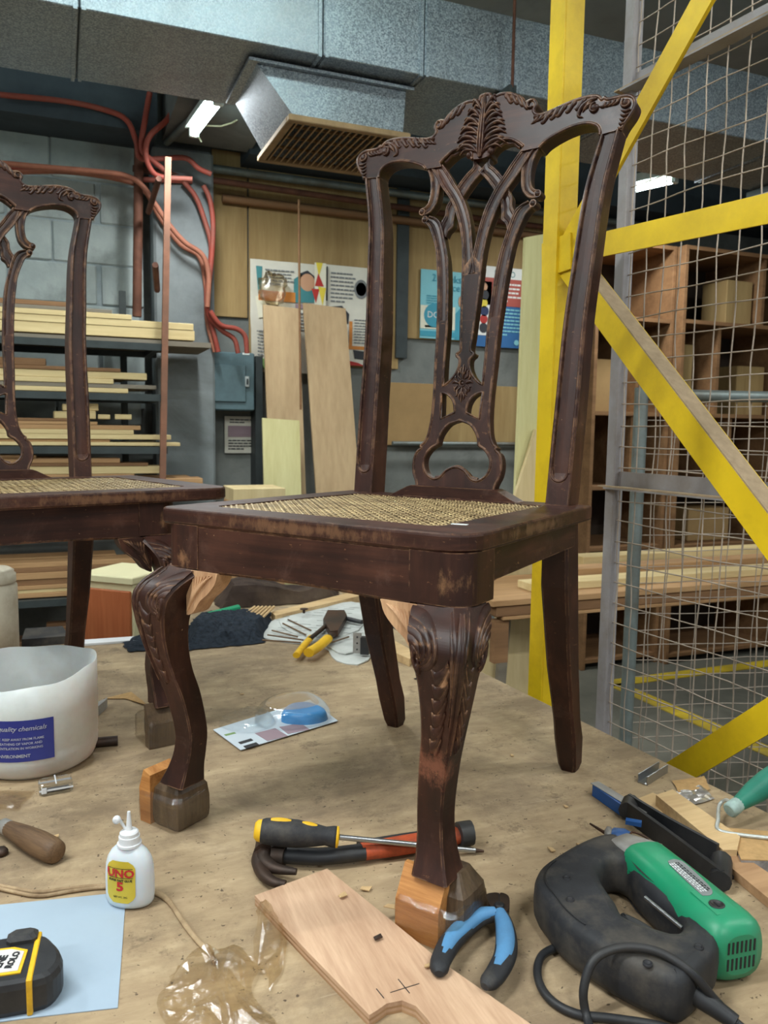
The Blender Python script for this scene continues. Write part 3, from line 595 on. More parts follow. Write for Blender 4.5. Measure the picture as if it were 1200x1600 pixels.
spec = [(.022, 1.0, [('plyx', .045, .57), ('plyx', .030, .565), ('plyx', .022, .30), ('plyx4', .016, .22), ('plyx3', .020, .10)]),
        (.0, 1, [('plyx', .020, .28), ('plyx4', .018, .40), ('plyx', .022, .22), ('plyx', .030, .36), ('plyx3', .016, .25), ('plyx3', .030, -.05)]),
        (.0, 1, [('plyx', .016, .50), ('plyx2', .012, .20), ('plyx', .022, .46), ('plyx', .020, .30), ('plyx2', .020, .33), ('plyx2', .014, .15), ('plyx3', .012, .05)]),
        (.0, 1, [('plyx2', .055, .60), ('plyx2', .022, .30), ('plyx', .034, .42), ('plyx3', .014, .36), ('plyx2', .020, .24), ('plyx2', .012, -.1)]),
        (.0, 1, [('plyx2', .020, .30), ('plyx', .016, .34), ('plyx2', .018, .33), ('plyx3', .026, .36), ('plyx2', .030, .28), ('plyx3', .02, .3), ('plyx2', .022, .31)]),
        (.0, 1, [('plyx3', .05, .05), ('plyx3', .04, .33)])]
for ti, (z0, (off, _, L)) in enumerate(zip(tiers, spec)):
    z = z0+off; n_ = 0
    for (mt, th, xe) in L:
        n_ += 1
        for row, y in enumerate((3.775, 3.93)):
            wd = rnd.uniform(.13, .145); xs = -1.1-rnd.uniform(0, .2); xr = xe-(rnd.uniform(.02, .25) if row else 0)
            mb = MB(); mb.box((0, 0, 0), (xr-xs, wd, th*.96), bev=.0015); o = mb.build('plank', MT[mt]); o.location = ((xs+xr)/2, y+rnd.uniform(-.003, .003), z+th/2); o.rotation_euler = (0, 0, rnd.uniform(-.003, .003))
            col_ = {'plyx': 'pale', 'plyx2': 'tan', 'plyx3': 'dark brown', 'plyx4': 'grey'}[mt]; od_ = ('lowest', 'second from below', 'third from below', 'fourth from below', 'fifth from below', 'sixth from below', 'seventh from below')[n_-1]
            tag(o, '%s plank, %s in the %s stack on the timber rack\'s %s tier' % (col_, od_, ('front', 'rear')[row], TN[ti]), 'plank', 'planks in the %s tier of the rack' % TN[ti])
        z += th
z3 = tiers[2]+.116
for k, (x, y, w_, h_, dz) in enumerate(((.02, 3.72, .09, .03, 0), (.11, 3.73, .07, .035, 0), (.18, 3.72, .05, .02, 0), (.06, 3.73, .10, .028, .034), (.13, 3.74, .05, .03, .036), (.07, 3.73, .08, .024, .064), (.26, 3.72, .07, .022, 0))):
    mb = MB(); mb.box((0, 0, 0), (w_, .06, h_), bev=.002); o = mb.build('wood_offcut', MT['plyx']); o.location = (x, y+.02, z3+h_/2+dz); o.rotation_euler = (0, 0, rnd.uniform(-.3, .3)*.3); tag(o, ('wide pale offcut at the left foot of the heap', 'thick pale offcut in the middle of the heap', 'small pale offcut at the right of the heap', 'longest pale offcut lying over the heap', 'short pale offcut lying over the heap', 'topmost pale offcut of the heap', 'pale offcut lying apart right of the heap')[k]+' on the rack', 'offcut', 'offcuts heaped on the rack')
for k, (x, w_, h_, mt) in enumerate(((-.03, .10, .09, 'plyx3'), (.10, .12, .05, 'plyx3'), (.24, .10, .11, 'plyx2'), (.33, .06, .06, 'plyx3'))):
    mb = MB(); mb.box((0, 0, 0), (w_, .12, h_), bev=.003); o = mb.build('wood_offcut', MT[mt]); o.location = (x, 3.78, .30+.092+h_/2); tag(o, ('tall dark offcut leftmost', 'low dark offcut second', 'tallest tan offcut third', 'small dark offcut rightmost')[k]+' on the bottom of the timber rack', 'offcut', 'offcuts at the bottom of the rack')
# ------------------------------------------------------------------ cabinets behind the mesh
def cabinet(name, label, x0, x1, y0, dep, H, shelves, divs, mats=('shelfply', 'shelfdark')):
    t = thing(name, label, 'cabinet', (x0, y0, 0), 0, 'open plywood cabinets behind the mesh'); W = x1-x0; th = .022
    for x in (th/2, W-th/2): mb = MB(); mb.box((x, dep/2, H/2), (th, dep, H), bev=.001); mb.build('side_panel', MT[mats[0]], t)
    for z in [.05]+shelves+[H-th/2]: mb = MB(); mb.box((W/2, dep/2, z), (W-2*th-.001, dep-.004, th), bev=.001); mb.build('shelf', MT[mats[0]], t)
    for x, z0, z1 in divs: mb = MB(); mb.box((x, dep/2+.01, (z0+z1)/2), (th, dep-.03, z1-z0-th-.001)); mb.build('divider', MT[mats[0]], t)
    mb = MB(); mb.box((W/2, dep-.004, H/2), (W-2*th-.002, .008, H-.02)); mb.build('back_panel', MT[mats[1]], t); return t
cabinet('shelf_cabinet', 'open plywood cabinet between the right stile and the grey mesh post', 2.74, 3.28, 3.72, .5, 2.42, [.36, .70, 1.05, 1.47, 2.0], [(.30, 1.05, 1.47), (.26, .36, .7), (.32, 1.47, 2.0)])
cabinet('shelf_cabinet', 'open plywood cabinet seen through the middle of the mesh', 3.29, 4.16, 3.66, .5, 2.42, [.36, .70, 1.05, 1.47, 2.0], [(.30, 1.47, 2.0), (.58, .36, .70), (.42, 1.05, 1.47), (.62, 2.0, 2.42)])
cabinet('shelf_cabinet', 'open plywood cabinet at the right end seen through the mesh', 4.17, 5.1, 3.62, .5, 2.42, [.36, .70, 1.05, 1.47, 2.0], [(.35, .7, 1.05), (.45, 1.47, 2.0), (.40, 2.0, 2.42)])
for k, (x, y, z, w_, d_, h_, mt) in enumerate(((3.36, 3.75, 1.482, .10, .2, .40, 'brownply'), (3.68, 3.74, 2.012, .20, .2, .26, 'brownply'), (3.86, 3.80, 1.482, .22, .2, .30, 'brownply'), (4.32, 3.75, 1.062, .2, .2, .28, 'plyx2'), (3.52, 3.78, .712, .32, .25, .2, 'card'), (4.5, 3.75, .372, .3, .25, .2, 'card'), (2.80, 3.85, 1.482, .2, .25, .3, 'card'), (4.35, 3.75, 2.012, .2, .2, .3, 'card'))):
    mb = MB(); mb.box((0, 0, 0), (w_, d_, h_), bev=.004); o = mb.build('storage_box', MT[mt]); o.location = (x+w_/2, y+d_/2, z+h_/2+.0)
    tag(o, ('tall brown panel piece', 'upper brown box', 'wide brown box', 'tan wooden box', 'low cardboard carton', 'bottom cardboard carton', 'carton behind the right stile', 'top right carton')[k]+' stored on the cabinet shelves behind the mesh', 'box')
# ------------------------------------------------------------------ side bench with planks behind the yellow frame
sb = thing('plank_bench', 'low plywood bench behind the chair loaded with long planks', 'bench', (0, 0, 0))
mb = MB(); mb.box((2.565, 2.50, .787), (2.48, .40, .022), bev=.002); mb.build('tabletop', MT['plyx2'], sb)
mb = MB(); mb.box((2.57, 2.50, .757), (2.45, .385, .036), bev=.002); mb.build('under_sheet', MT['plyx3'], sb)
mb = MB(); mb.box((2.58, 2.49, .732), (2.42, .37, .012), bev=.002); mb.build('under_sheet', MT['plyx2'], sb)
for x, y in ((1.75, 2.64), (3.7, 2.36), (3.7, 2.64), (2.9, 2.36)): mb = MB(); mb.box((x, y, .363), (.06, .06, .725)); mb.build('leg', MT['plyx3'], sb)
mb = MB(); mb.box((1.375, 2.335, .650), (.055, .03, .15)); mb.build('bench_batten', MT['plyx3'], sb)
for k, (x0, x1, y, z, w_, h_, mt, lb) in enumerate(((1.53, 3.7, 2.43, .7985, .10, .028, 'plyx', 'long pale plank on the front of the side bench'), (1.74, 3.8, 2.54, .7985, .09, .050, 'plyx2', 'thick tan plank on the middle of the side bench'), (1.9, 3.8, 2.64, .7985, .09, .075, 'plyx', 'pale plank at the rear of the side bench'))):
    mb = MB(); mb.box((0, 0, 0), (x1-x0, w_, h_), bev=.002); o = mb.build('plank', MT[mt]); o.location = ((x0+x1)/2, y, z+h_/2); tag(o, lb, 'plank', 'planks on the side bench')
mb = MB(); mb.plate([[(1.34, 0), (1.62, 0), (1.62, .68), (1.34, .68)]], lambda u, v, h: (u, 2.44+.06*v-h, v), 0, -.015); tag(mb.build('plywood_board', MT['ply']), 'pale board standing under the side bench', 'board', 'pale boards behind the yellow frame')
mb = MB(); mb.plate([[(1.385, 0), (1.42, 0), (1.485, .70), (1.45, .70)]], lambda u, v, h: (u, 2.40+.06*v-h, v), 0, -.02); tag(mb.build('wood_stick', MT['plyx4']), 'grey brown stick leaning on the pale board under the side bench', 'stick')
# ------------------------------------------------------------------ cabinet beyond the left end of the bench
MT['orangeply'] = wood('orange_ply', (158, 84, 46), (190, 112, 68), 'z', .6, .6)
MT['creamply'] = plain('cream_laminate', (214, 206, 166), .6, 0, .3, .06, 6, .03)
bx_ = thing('storage_cabinet', 'cabinet with orange side and cream top behind the bench', 'cabinet', (.175, 2.50, 0), math.radians(48))
mb = MB(); mb.box((0, 0, .46), (.19, .19, .90), bev=.003); mb.build('body', MT['creamply'], bx_)
mb = MB(); mb.box((-.101, 0, .455), (.012, .18, .87), bev=.002); mb.build('side_panel', MT['orangeply'], bx_)
mb = MB(); mb.box((0, 0, .92), (.21, .20, .022), bev=.003); mb.build('top', MT['creamply'], bx_)
# ------------------------------------------------------------------ the carved chair (local frame: front edge centre on the bench, y to the back)
SH = 0.47
def BP(x, z, h):                                # point of the raked back plane; z in mm over the seat, x in mm, h in m towards the front
    zz = SH+z/1000; return (x/1000, .415+(zz-.47)*.1256-.9922*h, zz+.1246*h)
crest_top = [(0, 678.5), (8.7, 676.5), (11.6, 668.5), (27.6, 672.5), (43.4, 670.3), (57.6, 664.0), (69.4, 655.4), (73.8, 648.5), (84.1, 650.6), (91.5, 647.6), (93.5, 641.3), (90.1, 632.9), (95.8, 625.6), (107.2, 623.3), (124.5, 626.4), (144.9, 631.3), (165.4, 634.9), (185.9, 635.1), (198.1, 632.1), (203.1, 626.6), (207.5, 628.6), (212.8, 624.9), (225.5, 624.8), (241.2, 624.6), (251.5, 619.7), (255.9, 610.1), (252.0, 597.7), (241.4, 582.6), (236.8, 572.8)]
arch = [(204.5, 570.0), (205.0, 575.3), (200.3, 584.4), (187.1, 591.4), (168.1, 592.8), (147.5, 589.3), (126.8, 582.4), (113.1, 575.6), (105.9, 568.8)]
ruffle = [(74.4, 568.0), (77.6, 575.2), (65.3, 585.2), (51.0, 592.6), (36.6, 593.3), (23.9, 588.8), (16.1, 579.9), (15.9, 571.2), (0, 568.2)]
stO = [(236.8, 572.8), (220.6, 487.3), (213.1, 381.5), (207.4, 282.3), (206.5, 160.3), (205.2, 95.3), (203, 0)]
stI = [(204.5, 570.0), (186.1, 482.9), (177.1, 378.3), (170.1, 280.3), (167.8, 160.1), (166.5, 96.0), (165, 0)]
S0L = [(103.5, 570.6), (95.2, 551.4), (92.2, 528.7), (95.1, 510.2), (102.1, 502.3), (109.7, 500.0)]
S0R = [(83.6, 565.1), (78.1, 546.5), (78.3, 522.2), (82.4, 504.5), (93.4, 492.2), (107.4, 489.6)]
S1L = [(94.3, 569.1), (79.5, 547.8), (70.5, 533.2), (55.5, 514.8), (44.5, 497.5), (35.1, 475.9), (26.8, 452.8), (21.2, 426.5), (18.2, 398.7), (16.8, 374.8)]
S1R = [(74.1, 571.3), (58.3, 551.1), (48.2, 536.3), (36.8, 520.4), (26.6, 503.7), (16.6, 481.7), (9.4, 457.0), (5.1, 432.7), (0, 404.1), (-4.0, 378.0)]
S2U = [(14.5, 569.9), (15.1, 559.2), (26.3, 549.2), (39.4, 534.9), (48.0, 521.0), (54.8, 507.8), (60.8, 497.6), (62.0, 483.5), (68.7, 470.1), (70.6, 454.9)]
S2D = [(-3.8, 552.8), (0.4, 547.1), (9.3, 539.2), (20.2, 526.5), (33.3, 509.0), (41.8, 495.0), (46.0, 473.7), (46.3, 463.4), (54.4, 456.2), (58.5, 446.8)]
S3L = [(105.1, 479.2), (93.2, 470.3), (84.8, 456.1), (74.0, 428.8), (69.0, 403.9), (63.4, 362.6), (58.6, 301.8)]
S3R = [(92.7, 485.4), (78.0, 479.0), (67.8, 465.6), (57.0, 430.5), (49.4, 401.9), (44.1, 360.9), (39.5, 300.6)]
outer = [(58.6, 301.8), (57.2, 279.8), (56.6, 257.9), (55.8, 221.7), (54, 177.9), (54.2, 143.0), (55.8, 123.5), (58.8, 106.3), (65, 92.7), (72, 86.9), (70.6, 82.5), (79, 75.2), (83.4, 59.6), (81.8, 40.4), (75, 25.3), (73, 12)]
uhole = [(39.5, 300.6), (38.7, 278.8), (38.6, 235.3), (37.4, 188.9), (25.6, 197.3), (15.6, 208.6), (10.2, 221.4), (9.8, 233.2), (15.4, 238.8), (16.5, 243.1), (9.6, 248.6), (10.9, 266.6), (13.0, 299.0)]
shole = [(39, 177.7), (30.9, 176.5), (19.2, 168.8), (12.6, 156.9), (11.3, 144.0), (36.3, 133.2)]
bighole = [(0, 131), (20.4, 124.4), (32.7, 110.5), (37.8, 99.0), (39.5, 89.8), (51.2, 83.0), (61.4, 69.9), (63.6, 56.5), (59.4, 43.5), (49.8, 34.1), (38.6, 30.8), (28.4, 35.0), (19, 45.1), (7, 51.5), (0, 52.5)]
def mir(L): return [(-x, z) for x, z in L]
def bead(mb, pts, h, r=.0021, closed=False, n=6):
    mb.tube([BP(x, z, h) for x, z in pts], r, n, closed=closed)
def leaf(mb, S, pts, w, hgt, n=10, rise=.0):
    """a carved leaf: a tapered half-round ridge on a surface map S(x, z, h) in mm, mm, m"""
    P = cr(pts, max(2, n//(len(pts)-1))); N = len(P); rows = []
    for i, (x, z) in enumerate(P):
        t = i/(N-1); a = P[min(i+1, N-1)]; b = P[max(i-1, 0)]; d = np.array([a[0]-b[0], a[1]-b[1]]); d = d/(np.linalg.norm(d)+1e-9); nx, nz = -d[1], d[0]
        ww = w*(math.sin(PI*min(1, .12+.88*t))**.7*.9+.1); hh = hgt*(.45+.55*math.sin(PI*min(1, .1+t*.9)))
        if t > .97: ww *= .5
        row = []
        for k in range(7):
            a_ = PI*k/6; row.append(S(x+nx*ww*math.cos(a_), z+nz*ww*math.cos(a_), hh*math.sin(a_)-.0006+rise))
        rows.append(row)
    mb.grid(rows)
def curl(mb, S, c, r, w=2.0, hgt=.004, turns=1.1, a0=0, sgn=1):
    pts = [(c[0]+sgn*r*(1-.72*t/8)*math.cos(a0+turns*2*PI*t/8), c[1]+r*(1-.72*t/8)*math.sin(a0+turns*2*PI*t/8)) for t in range(9)]
    leaf(mb, S, pts, w, hgt, 16)
def dome(mb, S, c, r, hgt):
    rows = []
    for k in range(5):
        a_ = PI/2*k/4; rr = max(.01, r*math.cos(a_)); rows.append([S(c[0]+rr*math.cos(2*PI*j/12), c[1]+rr*math.sin(2*PI*j/12), hgt*math.sin(a_)-.0005) for j in range(12)])
    mb.grid(rows, cu=True)

def strap(mb, L, R, h, t, n=5):
    a = cr(L, n); b = cr(R, n); b = [b[min(len(b)-1, round(i*(len(b)-1)/(len(a)-1)))] for i in range(len(a))]
    for sgn in (1, -1):
        A = [(sgn*x, z) for x, z in a]; B = [(sgn*x, z) for x, z in b]
        rows = []
        for (x0, z0), (x1, z1) in zip(A, B):
            def P(u, hh): return BP(x0+(x1-x0)*u, z0+(z1-z0)*u, h+hh)
            rows.append([P(0, 0), P(.16, 0), P(.26, -.0018), P(.5, -.001), P(.74, -.0018), P(.84, 0), P(1, 0), P(1, -t), P(0, -t)])
        mb.grid(rows, cu=True, smooth=False, cap0=True, cap1=True)
        bead(mb, A, h-.0003, .0019); bead(mb, B, h-.0003, .0019)

# cabriole front leg: z, centre offsets and half width
LEGP = [(.449, .206, .036, .037), (.388, .2045, .0375, .0345), (.379, .210, .0265, .0355), (.367, .2185, .010, .0358), (.353, .2245, -.0015, .0342), (.338, .227, -.0065, .0315), (.31, .2285, -.0085, .0262), (.275, .226, -.006, .0222), (.24, .220, .0, .0195), (.20, .2105, .0095, .0182), (.15, .2035, .0165, .0170), (.12, .2045, .0155, .0170), (.095, .2085, .0115, .019), (.072, .213, .007, .0235)]
def legat(z):
    for a, b in zip(LEGP, LEGP[1:]):
        if b[0] <= z <= a[0]:
            t = (z-b[0])/(a[0]-b[0]); return tuple(b[i]+(a[i]-b[i])*t for i in range(1, 4))
    return LEGP[-1][1:] if z < LEGP[-1][0] else LEGP[0][1:]
def sect(x, y, z, h, c=.22):
    k = h*c; return [(x-h+k, y-h, z), (x+h-k, y-h, z), (x+h, y-h+k, z), (x+h, y+h-k, z), (x+h-k, y+h, z), (x-h+k, y+h, z), (x-h, y+h-k, z), (x-h, y-h+k, z)]

def make_chair(name, label, group, loc, rz, raw, seat_shift=None, wear_leg=False):
    CH = MT['chair']; t = thing(name, label, 'chair', loc, rz, group)
    # seat frame with rounded front corners
    def rounded(poly, rads, n=7):
        out = []; N = len(poly)
        for i, (p, r) in enumerate(zip(poly, rads)):
            p = Vector(p); a = Vector(poly[i-1]); b = Vector(poly[(i+1) % N])
            if r <= 0: out.append(tuple(p)); continue
            da = (a-p).normalized(); db = (b-p).normalized(); A = p+da*r; B = p+db*r
            for k in range(n+1):
                q = k/n; out.append(tuple(A*(1-q)**2+p*2*q*(1-q)+B*q*q))
        return out
    po = [(-.249, 0), (.247, 0), (.230, .449), (-.230, .449)]; RD = (.022, .052, .004, .004)
    hole = [(-.195, .056), (.178, .056), (.172, .395), (-.178, .395)]
    O = rounded(po, RD); H = rounded(hole, (.02, .02, .012, .012))
    mb = MB(); flat = lambda x, y, h: (x, y, h)
    ctr = Vector((0, .22))
    def ins(L, d): return [tuple(Vector(p)+(ctr-Vector(p)).normalized()*d) for p in L]
    O1 = ins(O, .003); tri = geometry.tessellate_polygon([[Vector((x, y, 0)) for x, y in O1], [Vector((x, y, 0)) for x, y in H]])
    fl = O1+H
    mb.add([(x, y, SH) for x, y in fl], [tuple(q) for q in tri])
    tri2 = geometry.tessellate_polygon([[Vector((x, y, 0)) for x, y in O1], [Vector((x, y, 0)) for x, y in H]])
    mb.add([(x, y, SH-.0225) for x, y in fl], [tuple(q)[::-1] for q in tri2])
    mb.grid([[(x, y, SH) for x, y in O1], [(x, y, SH-.0015) for x, y in ins(O, .0008)], [(x, y, SH-.004) for x, y in O], [(x, y, SH-.019) for x, y in O], [(x, y, SH-.0225) for x, y in O1]], cu=True, smooth=False)
    mb.grid([[(x, y, SH) for x, y in H], [(x, y, SH-.0225) for x, y in H]], cu=True, smooth=False)
    seat = mb.build('seat_frame', MT['chairx'], t); tag(seat, 'scuffed dark wooden seat frame')
    # cane: six-way weave in one panel
    mb = MB(); pz = SH-.0022
    def inside(x, y): t_ = (y-.056)/.339; return 0 <= t_ <= 1 and -.195+.017*t_ <= x <= .178-.006*t_
    def strand(p, d, off, w_=.0016, lift=.0):
        ln = .6; n = 78; rows = []; nx, ny = -d[1], d[0]
        for i in range(n+1):
            s_ = -ln/2+ln*i/n; x = p[0]+d[0]*s_; y = p[1]+d[1]*s_
            if inside(x, y):
                z = pz+lift+.0009*math.sin(s_*2*PI/.0154+off)
                rows.append([(x-nx*w_, y-ny*w_, z), (x+nx*w_, y+ny*w_, z)])
        if len(rows) > 1: mb.grid(rows, smooth=False)
    for k in range(-26, 27):
        for o_ in (-.0019, .0019): strand((k*.0077+o_, .22), (0, 1), k*PI, .0011)
    for k in range(-23, 24):
        for o_ in (-.0019, .0019): strand((0, .22+k*.0077+o_), (1, 0), k*PI+PI/2, .0011)
    for k in range(-40, 41):
        strand((k*.0109, .22), (.7071, .7071), k, .0013, .0006); strand((k*.0109+.004, .22), (.7071, -.7071), k, .0013, .001)
    cane = mb.build('cane_panel', MT['cane'], seat, kind='stuff'); cane['label'] = 'straw-coloured woven cane panel'
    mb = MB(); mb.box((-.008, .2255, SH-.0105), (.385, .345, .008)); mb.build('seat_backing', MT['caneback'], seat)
    if raw: mb = MB(); mb.box((.188, .088, SH+.0003), (.020, .008, .0006), rz=.2); st_ = mb.build('paper_sticker', MT['whitelamp'], seat); st_['label'] = 'small white sticker'
    if seat_shift: seat.location = seat_shift[0]; seat.rotation_euler = (0, 0, seat_shift[1])
    # aprons
    mb = MB(); rows = []
    for k in range(25):
        x = -.172+.344*k/24; zb = .383+.004*math.sin(PI*k/24)
        rows.append([(x, .002, .447), (x, .002, zb+.003), (x, .005, zb), (x, .030, zb), (x, .030, .447)])
    mb.grid(rows, cu=True, smooth=False, cap0=True, cap1=True); mb.build('apron', MT['chairx'], t)
    for sx in (-1, 1):
        mb = MB(); rows = []
        for k in range(25):
            y = .066+.345*k/24; q = k/24; zb = .405-.028*max(0, 1-q/.10)**2+.004*q
            x0 = .233-.016*q
            rows.append([(sx*x0, y, .447), (sx*x0, y, zb), (sx*(x0-.02), y, zb), (sx*(x0-.02), y, .447)])
        mb.grid(rows, cu=True, smooth=False, cap0=True, cap1=True); mb.build('apron', MT['chairy'], t)
    mb = MB(); mb.box((0, .43, .42), (.33, .02, .055), bev=.002); mb.build('apron', CH, t)
    # front legs
    for sx in (-1, 1):
        mb = MB(); rows = []
        prof = cr(LEGP[1:], 5)
        for z, x, y, h in prof: rows.append(sect(sx*x, y, z, h, .12+max(0, (z-.345))*5))
        mb.grid(rows, cu=True, smooth=False, cap0=True, cap1=True)
        oc = [(-.036, -.035), (.004, -.035)]+[(.004+.033*math.sin(q), -.002-.033*math.cos(q)) for q in np.linspace(.15, PI/2-.15, 7)]+[(.037, -.002), (.037, .036), (-.036, .036)]
        mb.grid([[(sx*(.206+px_), .036+py_, z) for px_, py_ in oc] for z in (.4485, .388)], cu=True, smooth=False, cap0=True, cap1=True)
        leg = mb.build('leg', CH, t)
        # carving on the knee: front face and outer face
        def SF(u, z, h): X, Y_, hw = legat(z); return (sx*X+u*hw, Y_-hw-h*1.0, z)
        def SS(u, z, h): X, Y_, hw = legat(z); return (sx*(X+hw+h), Y_+u*hw, z)
        for S, d in ((SF, sx), (SS, -1)):
            mb = MB()
            S2 = lambda a, b, h, S=S, d=d: S(a*d/100, b/1000, h)       # a runs from the inner edge (-100) to the leg's front corner (100)
            leaf(mb, S2, [(96, 384), (92, 340), (88, 290), (84, 225)], 12, .0045, 18)
            leaf(mb, S2, [(60, 384), (70, 345), (74, 300), (74, 262)], 9, .0036, 16)
            for q in range(4):                                    # nested C scrolls
                r = 62-13*q
                leaf(mb, S2, [(-95+r*1.9*math.sin(a_)*.9, 352-2*q+r*.46*math.cos(a_)) for a_ in np.linspace(.1, 2.9-.15*q, 7)], 9, .0044, 24)
            curl(mb, S2, (-72, 333), 16, 8, .005, 1.1, .5)
            for q in range(6):                                    # cascading leaves
                z0 = 322-q*17; a0 = 30-4*q; 
                leaf(mb, S2, [(a0+28, z0+16), (a0+10, z0+1), (a0-26, z0-5), (a0-44, z0+5)], 10, .0042, 12)
                leaf(mb, S2, [(a0+34, z0+8), (a0+12, z0-8), (a0-14, z0-11)], 8, .0036, 10)
            mb.build('knee_carving', CH, leg)
        # bracket between knee and front apron
        mb = MB(); br = [(0, 0), (-.060, 0)]+cr([(-.060, 0), (-.054, -.016), (-.040, -.031), (-.026, -.042), (-.014, -.058), (-.004, -.064)], 4)[1:]+[(0, -.064)]
        xm = .180; fm = lambda a, b, h: (sx*(xm+a+.012), .006-h, .386+b)
        mb.plate([[(a, b) for a, b in br]], fm, .006, -.024)
        S3 = lambda a, b, h: fm(a/1000, b/1000, h+.006)
        for q in range(7):
            leaf(mb, S3, [(-2-1*q, -58+2*q), (-9-2.2*q, -44+2.6*q), (-14-4*q, -28+2.6*q), (-14-6.2*q, -9+.9*q)], 2.6, .0045, 14)
        mb.build('knee_bracket', MT['rawcarve'] if raw else CH, leg)
        # foot, packing block and stretch film
        def hull(x0, x1, y0, y1, zs, n=36, jit=.0):
            rows = []
            for z, g in zs:
                cx_, cy_ = (x0+x1)/2, (y0+y1)/2; hx, hy = (x1-x0)/2+g, (y1-y0)/2+g; rr = []
                for k in range(n):
                    a_ = 2*PI*k/n; c_, s_ = math.cos(a_), math.sin(a_); q = (abs(c_)**12+abs(s_)**12)**(-1/12); w_ = 1+jit*noise.noise(Vector((c_*3, s_*3, z*60+sx)))
                    rr.append((cx_+hx*c_*q*w_, cy_+hy*s_*q*w_, z))
                rows.append(rr)
            return rows
        if sx > 0: FB = (.192, .252, -.002, .054)
        else: FB = (-.260, -.208, -.006, .054)
        mb = MB(); mb.grid(hull(*FB, [(.076, -.014), (.066, -.008), (.054, .0), (.034, .003), (.014, .003), (.004, .002), (.0, .0)], 40, .035), cu=True, smooth=False, cap0=True, cap1=True)
        mb.build('foot', MT['footwrap'], leg)
        mb = MB()
        if sx > 0: pf = [(.004, 0), (.026, 0), (.026, .043), (.006, .078), (.0, .078)]; mb.plate([pf], lambda a, b, h: (.174+h, -a+.003, b), 0, .057); FX = (.173, .254, -.026, .056)
        else: pf = [(0, 0), (.022, 0), (.024, .050), (.014, .080), (0, .074)]; mb.plate([pf], lambda a, b, h: (-.260-a, -.012+h, b), 0, .050); FX = (-.286, -.206, -.014, .056)
        mb.build('foot_block', MT['block'] if raw else MT['footwrap'], leg)
        mb = MB(); mb.grid(hull(*FX, [(.050, -.003), (.044, .001), (.03, .0015), (.015, .001), (.003, .001)], 44, .03), cu=True, smooth=False); mb.build('stretch_film', MT['film2'], leg)
    # rear legs and stiles
    for sx in (-1, 1):
        mb = MB(); rows = []
        for z, y, hx, hy in ((.47, .4375, .019, .0225), (.40, .438, .0215, .026), (.34, .443, .0225, .0265), (.2, .474, .0205, .0225), (.1, .506, .018, .0195), (.06, .520, .019, .0205), (.012, .532, .0165, .017), (0, .533, .013, .013)):
            X = .185-.001*(.47-z)*10; k = .004
            rows.append([(sx*X-hx+k, y-hy, z), (sx*X+hx-k, y-hy, z), (sx*X+hx, y-hy+k, z), (sx*X+hx, y+hy-k, z), (sx*X+hx-k, y+hy, z), (sx*X-hx+k, y+hy, z), (sx*X-hx, y+hy-k, z), (sx*X-hx, y-hy+k, z)])
        mb.grid(rows, cu=True, smooth=False, cap0=True, cap1=True); mb.build('leg', CH, t)
        mb = MB(); rows = []; A = cr(stO, 10); B = cr(stI, 10)
        for (xo, zo), (xi, zi) in zip(A, B):
            zm = (zo+zi)/2; th = .031+.014*max(0, 1-zm/570); d = .0034*min(1, max(0, (zm-38)/10)); wd = xo-xi; g = 7.0 if zm > 60 else 7.0+max(0, (60-zm))*.28
            g = min(g, wd*.45)
            def P(x, h, zo=zo, zi=zi, xo=xo, xi=xi): u = (x-xi)/(xo-xi); return BP(sx*x, zi+(zo-zi)*u, h)
            rows.append([P(xo, -.0015), P(xo-1.5, 0), P(xo-g+2, 0), P(xo-g, -d), P((xo+xi)/2, -d*.7), P(xi+g, -d), P(xi+g-2, 0), P(xi+1.5, 0), P(xi, -.0015), P(xi, -th), P(xo, -th)])
        mb.grid(rows, cu=True, smooth=False, cap0=True, cap1=True)
        bead(mb, [(sx*(x-4), z) for x, z in A if z > 48], .0, .0024); bead(mb, [(sx*(x+4), z) for x, z in B if z > 48], .0, .0024)
        a0 = 20-7; bead(mb, [(sx*(184+13.5*math.cos(q)), 50+13.5*math.sin(q)) for q in np.linspace(PI, 2*PI, 12)], -.0004, .002)
        mb.build('stile', CH, t)
    # crest rail
    top = cr(crest_top, 4); ar = cr(arch, 5); ru = cr(ruffle[1:], 5)
    half = top+ar+[ruffle[0]]+ru
    loop = half+[(-x, z) for x, z in half[::-1] if x > .05]
    mb = MB(); mb.plate([loop], BP, 0, -.033)
    for s_ in (1, -1):
        bead(mb, [(s_*x, z) for x, z in ar], 0, .0026); bead(mb, [(s_*x, z) for x, z in ru[:-4]], .0, .0028)
        bead(mb, [(s_*x, z-2) for x, z in top], -.001, .003)
        wav = [(x, z-4.5-1.6*math.sin(i*1.1)) for i, (x, z) in enumerate(ru[3:-8])]; bead(mb, [(s_*x, z) for x, z in wav], -.006, .003)
    crest = mb.build('crest_rail', MT['chairx'], t)
    mb = MB()
    for s_ in (1, -1):
        S = lambda x, z, h, s_=s_: BP(s_*x, z, h)
        dome(mb, S, (20.5, 577), 5.6, .007)
        # leaf border under the moulded top edge
        def border(i0, i1, step, ln, slant, flip=1, wd=3.4):
            P = top[i0:i1]; acc = 0; last = P[0]
            for p in P:
                acc += math.hypot(p[0]-last[0], p[1]-last[1]); last = p
                if acc >= step:
                    acc = 0; x, z = p
                    leaf(mb, S, [(x, z-2.5), (x+slant*.45, z-ln*.45), (x+slant*1.05, z-ln*.85), (x+slant*1.55, z-ln*.8)], wd, .0048, 12)
                    leaf(mb, S, [(x+2*flip, z-3), (x+slant*.3+3*flip, z-ln*.35), (x+slant*.7+3*flip, z-ln*.55)], wd*.7, .0038, 9)
        border(52, 72, 10.5, 21, -10, 1, 3.8); border(12, 28, 9.5, 22, 9, -1, 3.8)
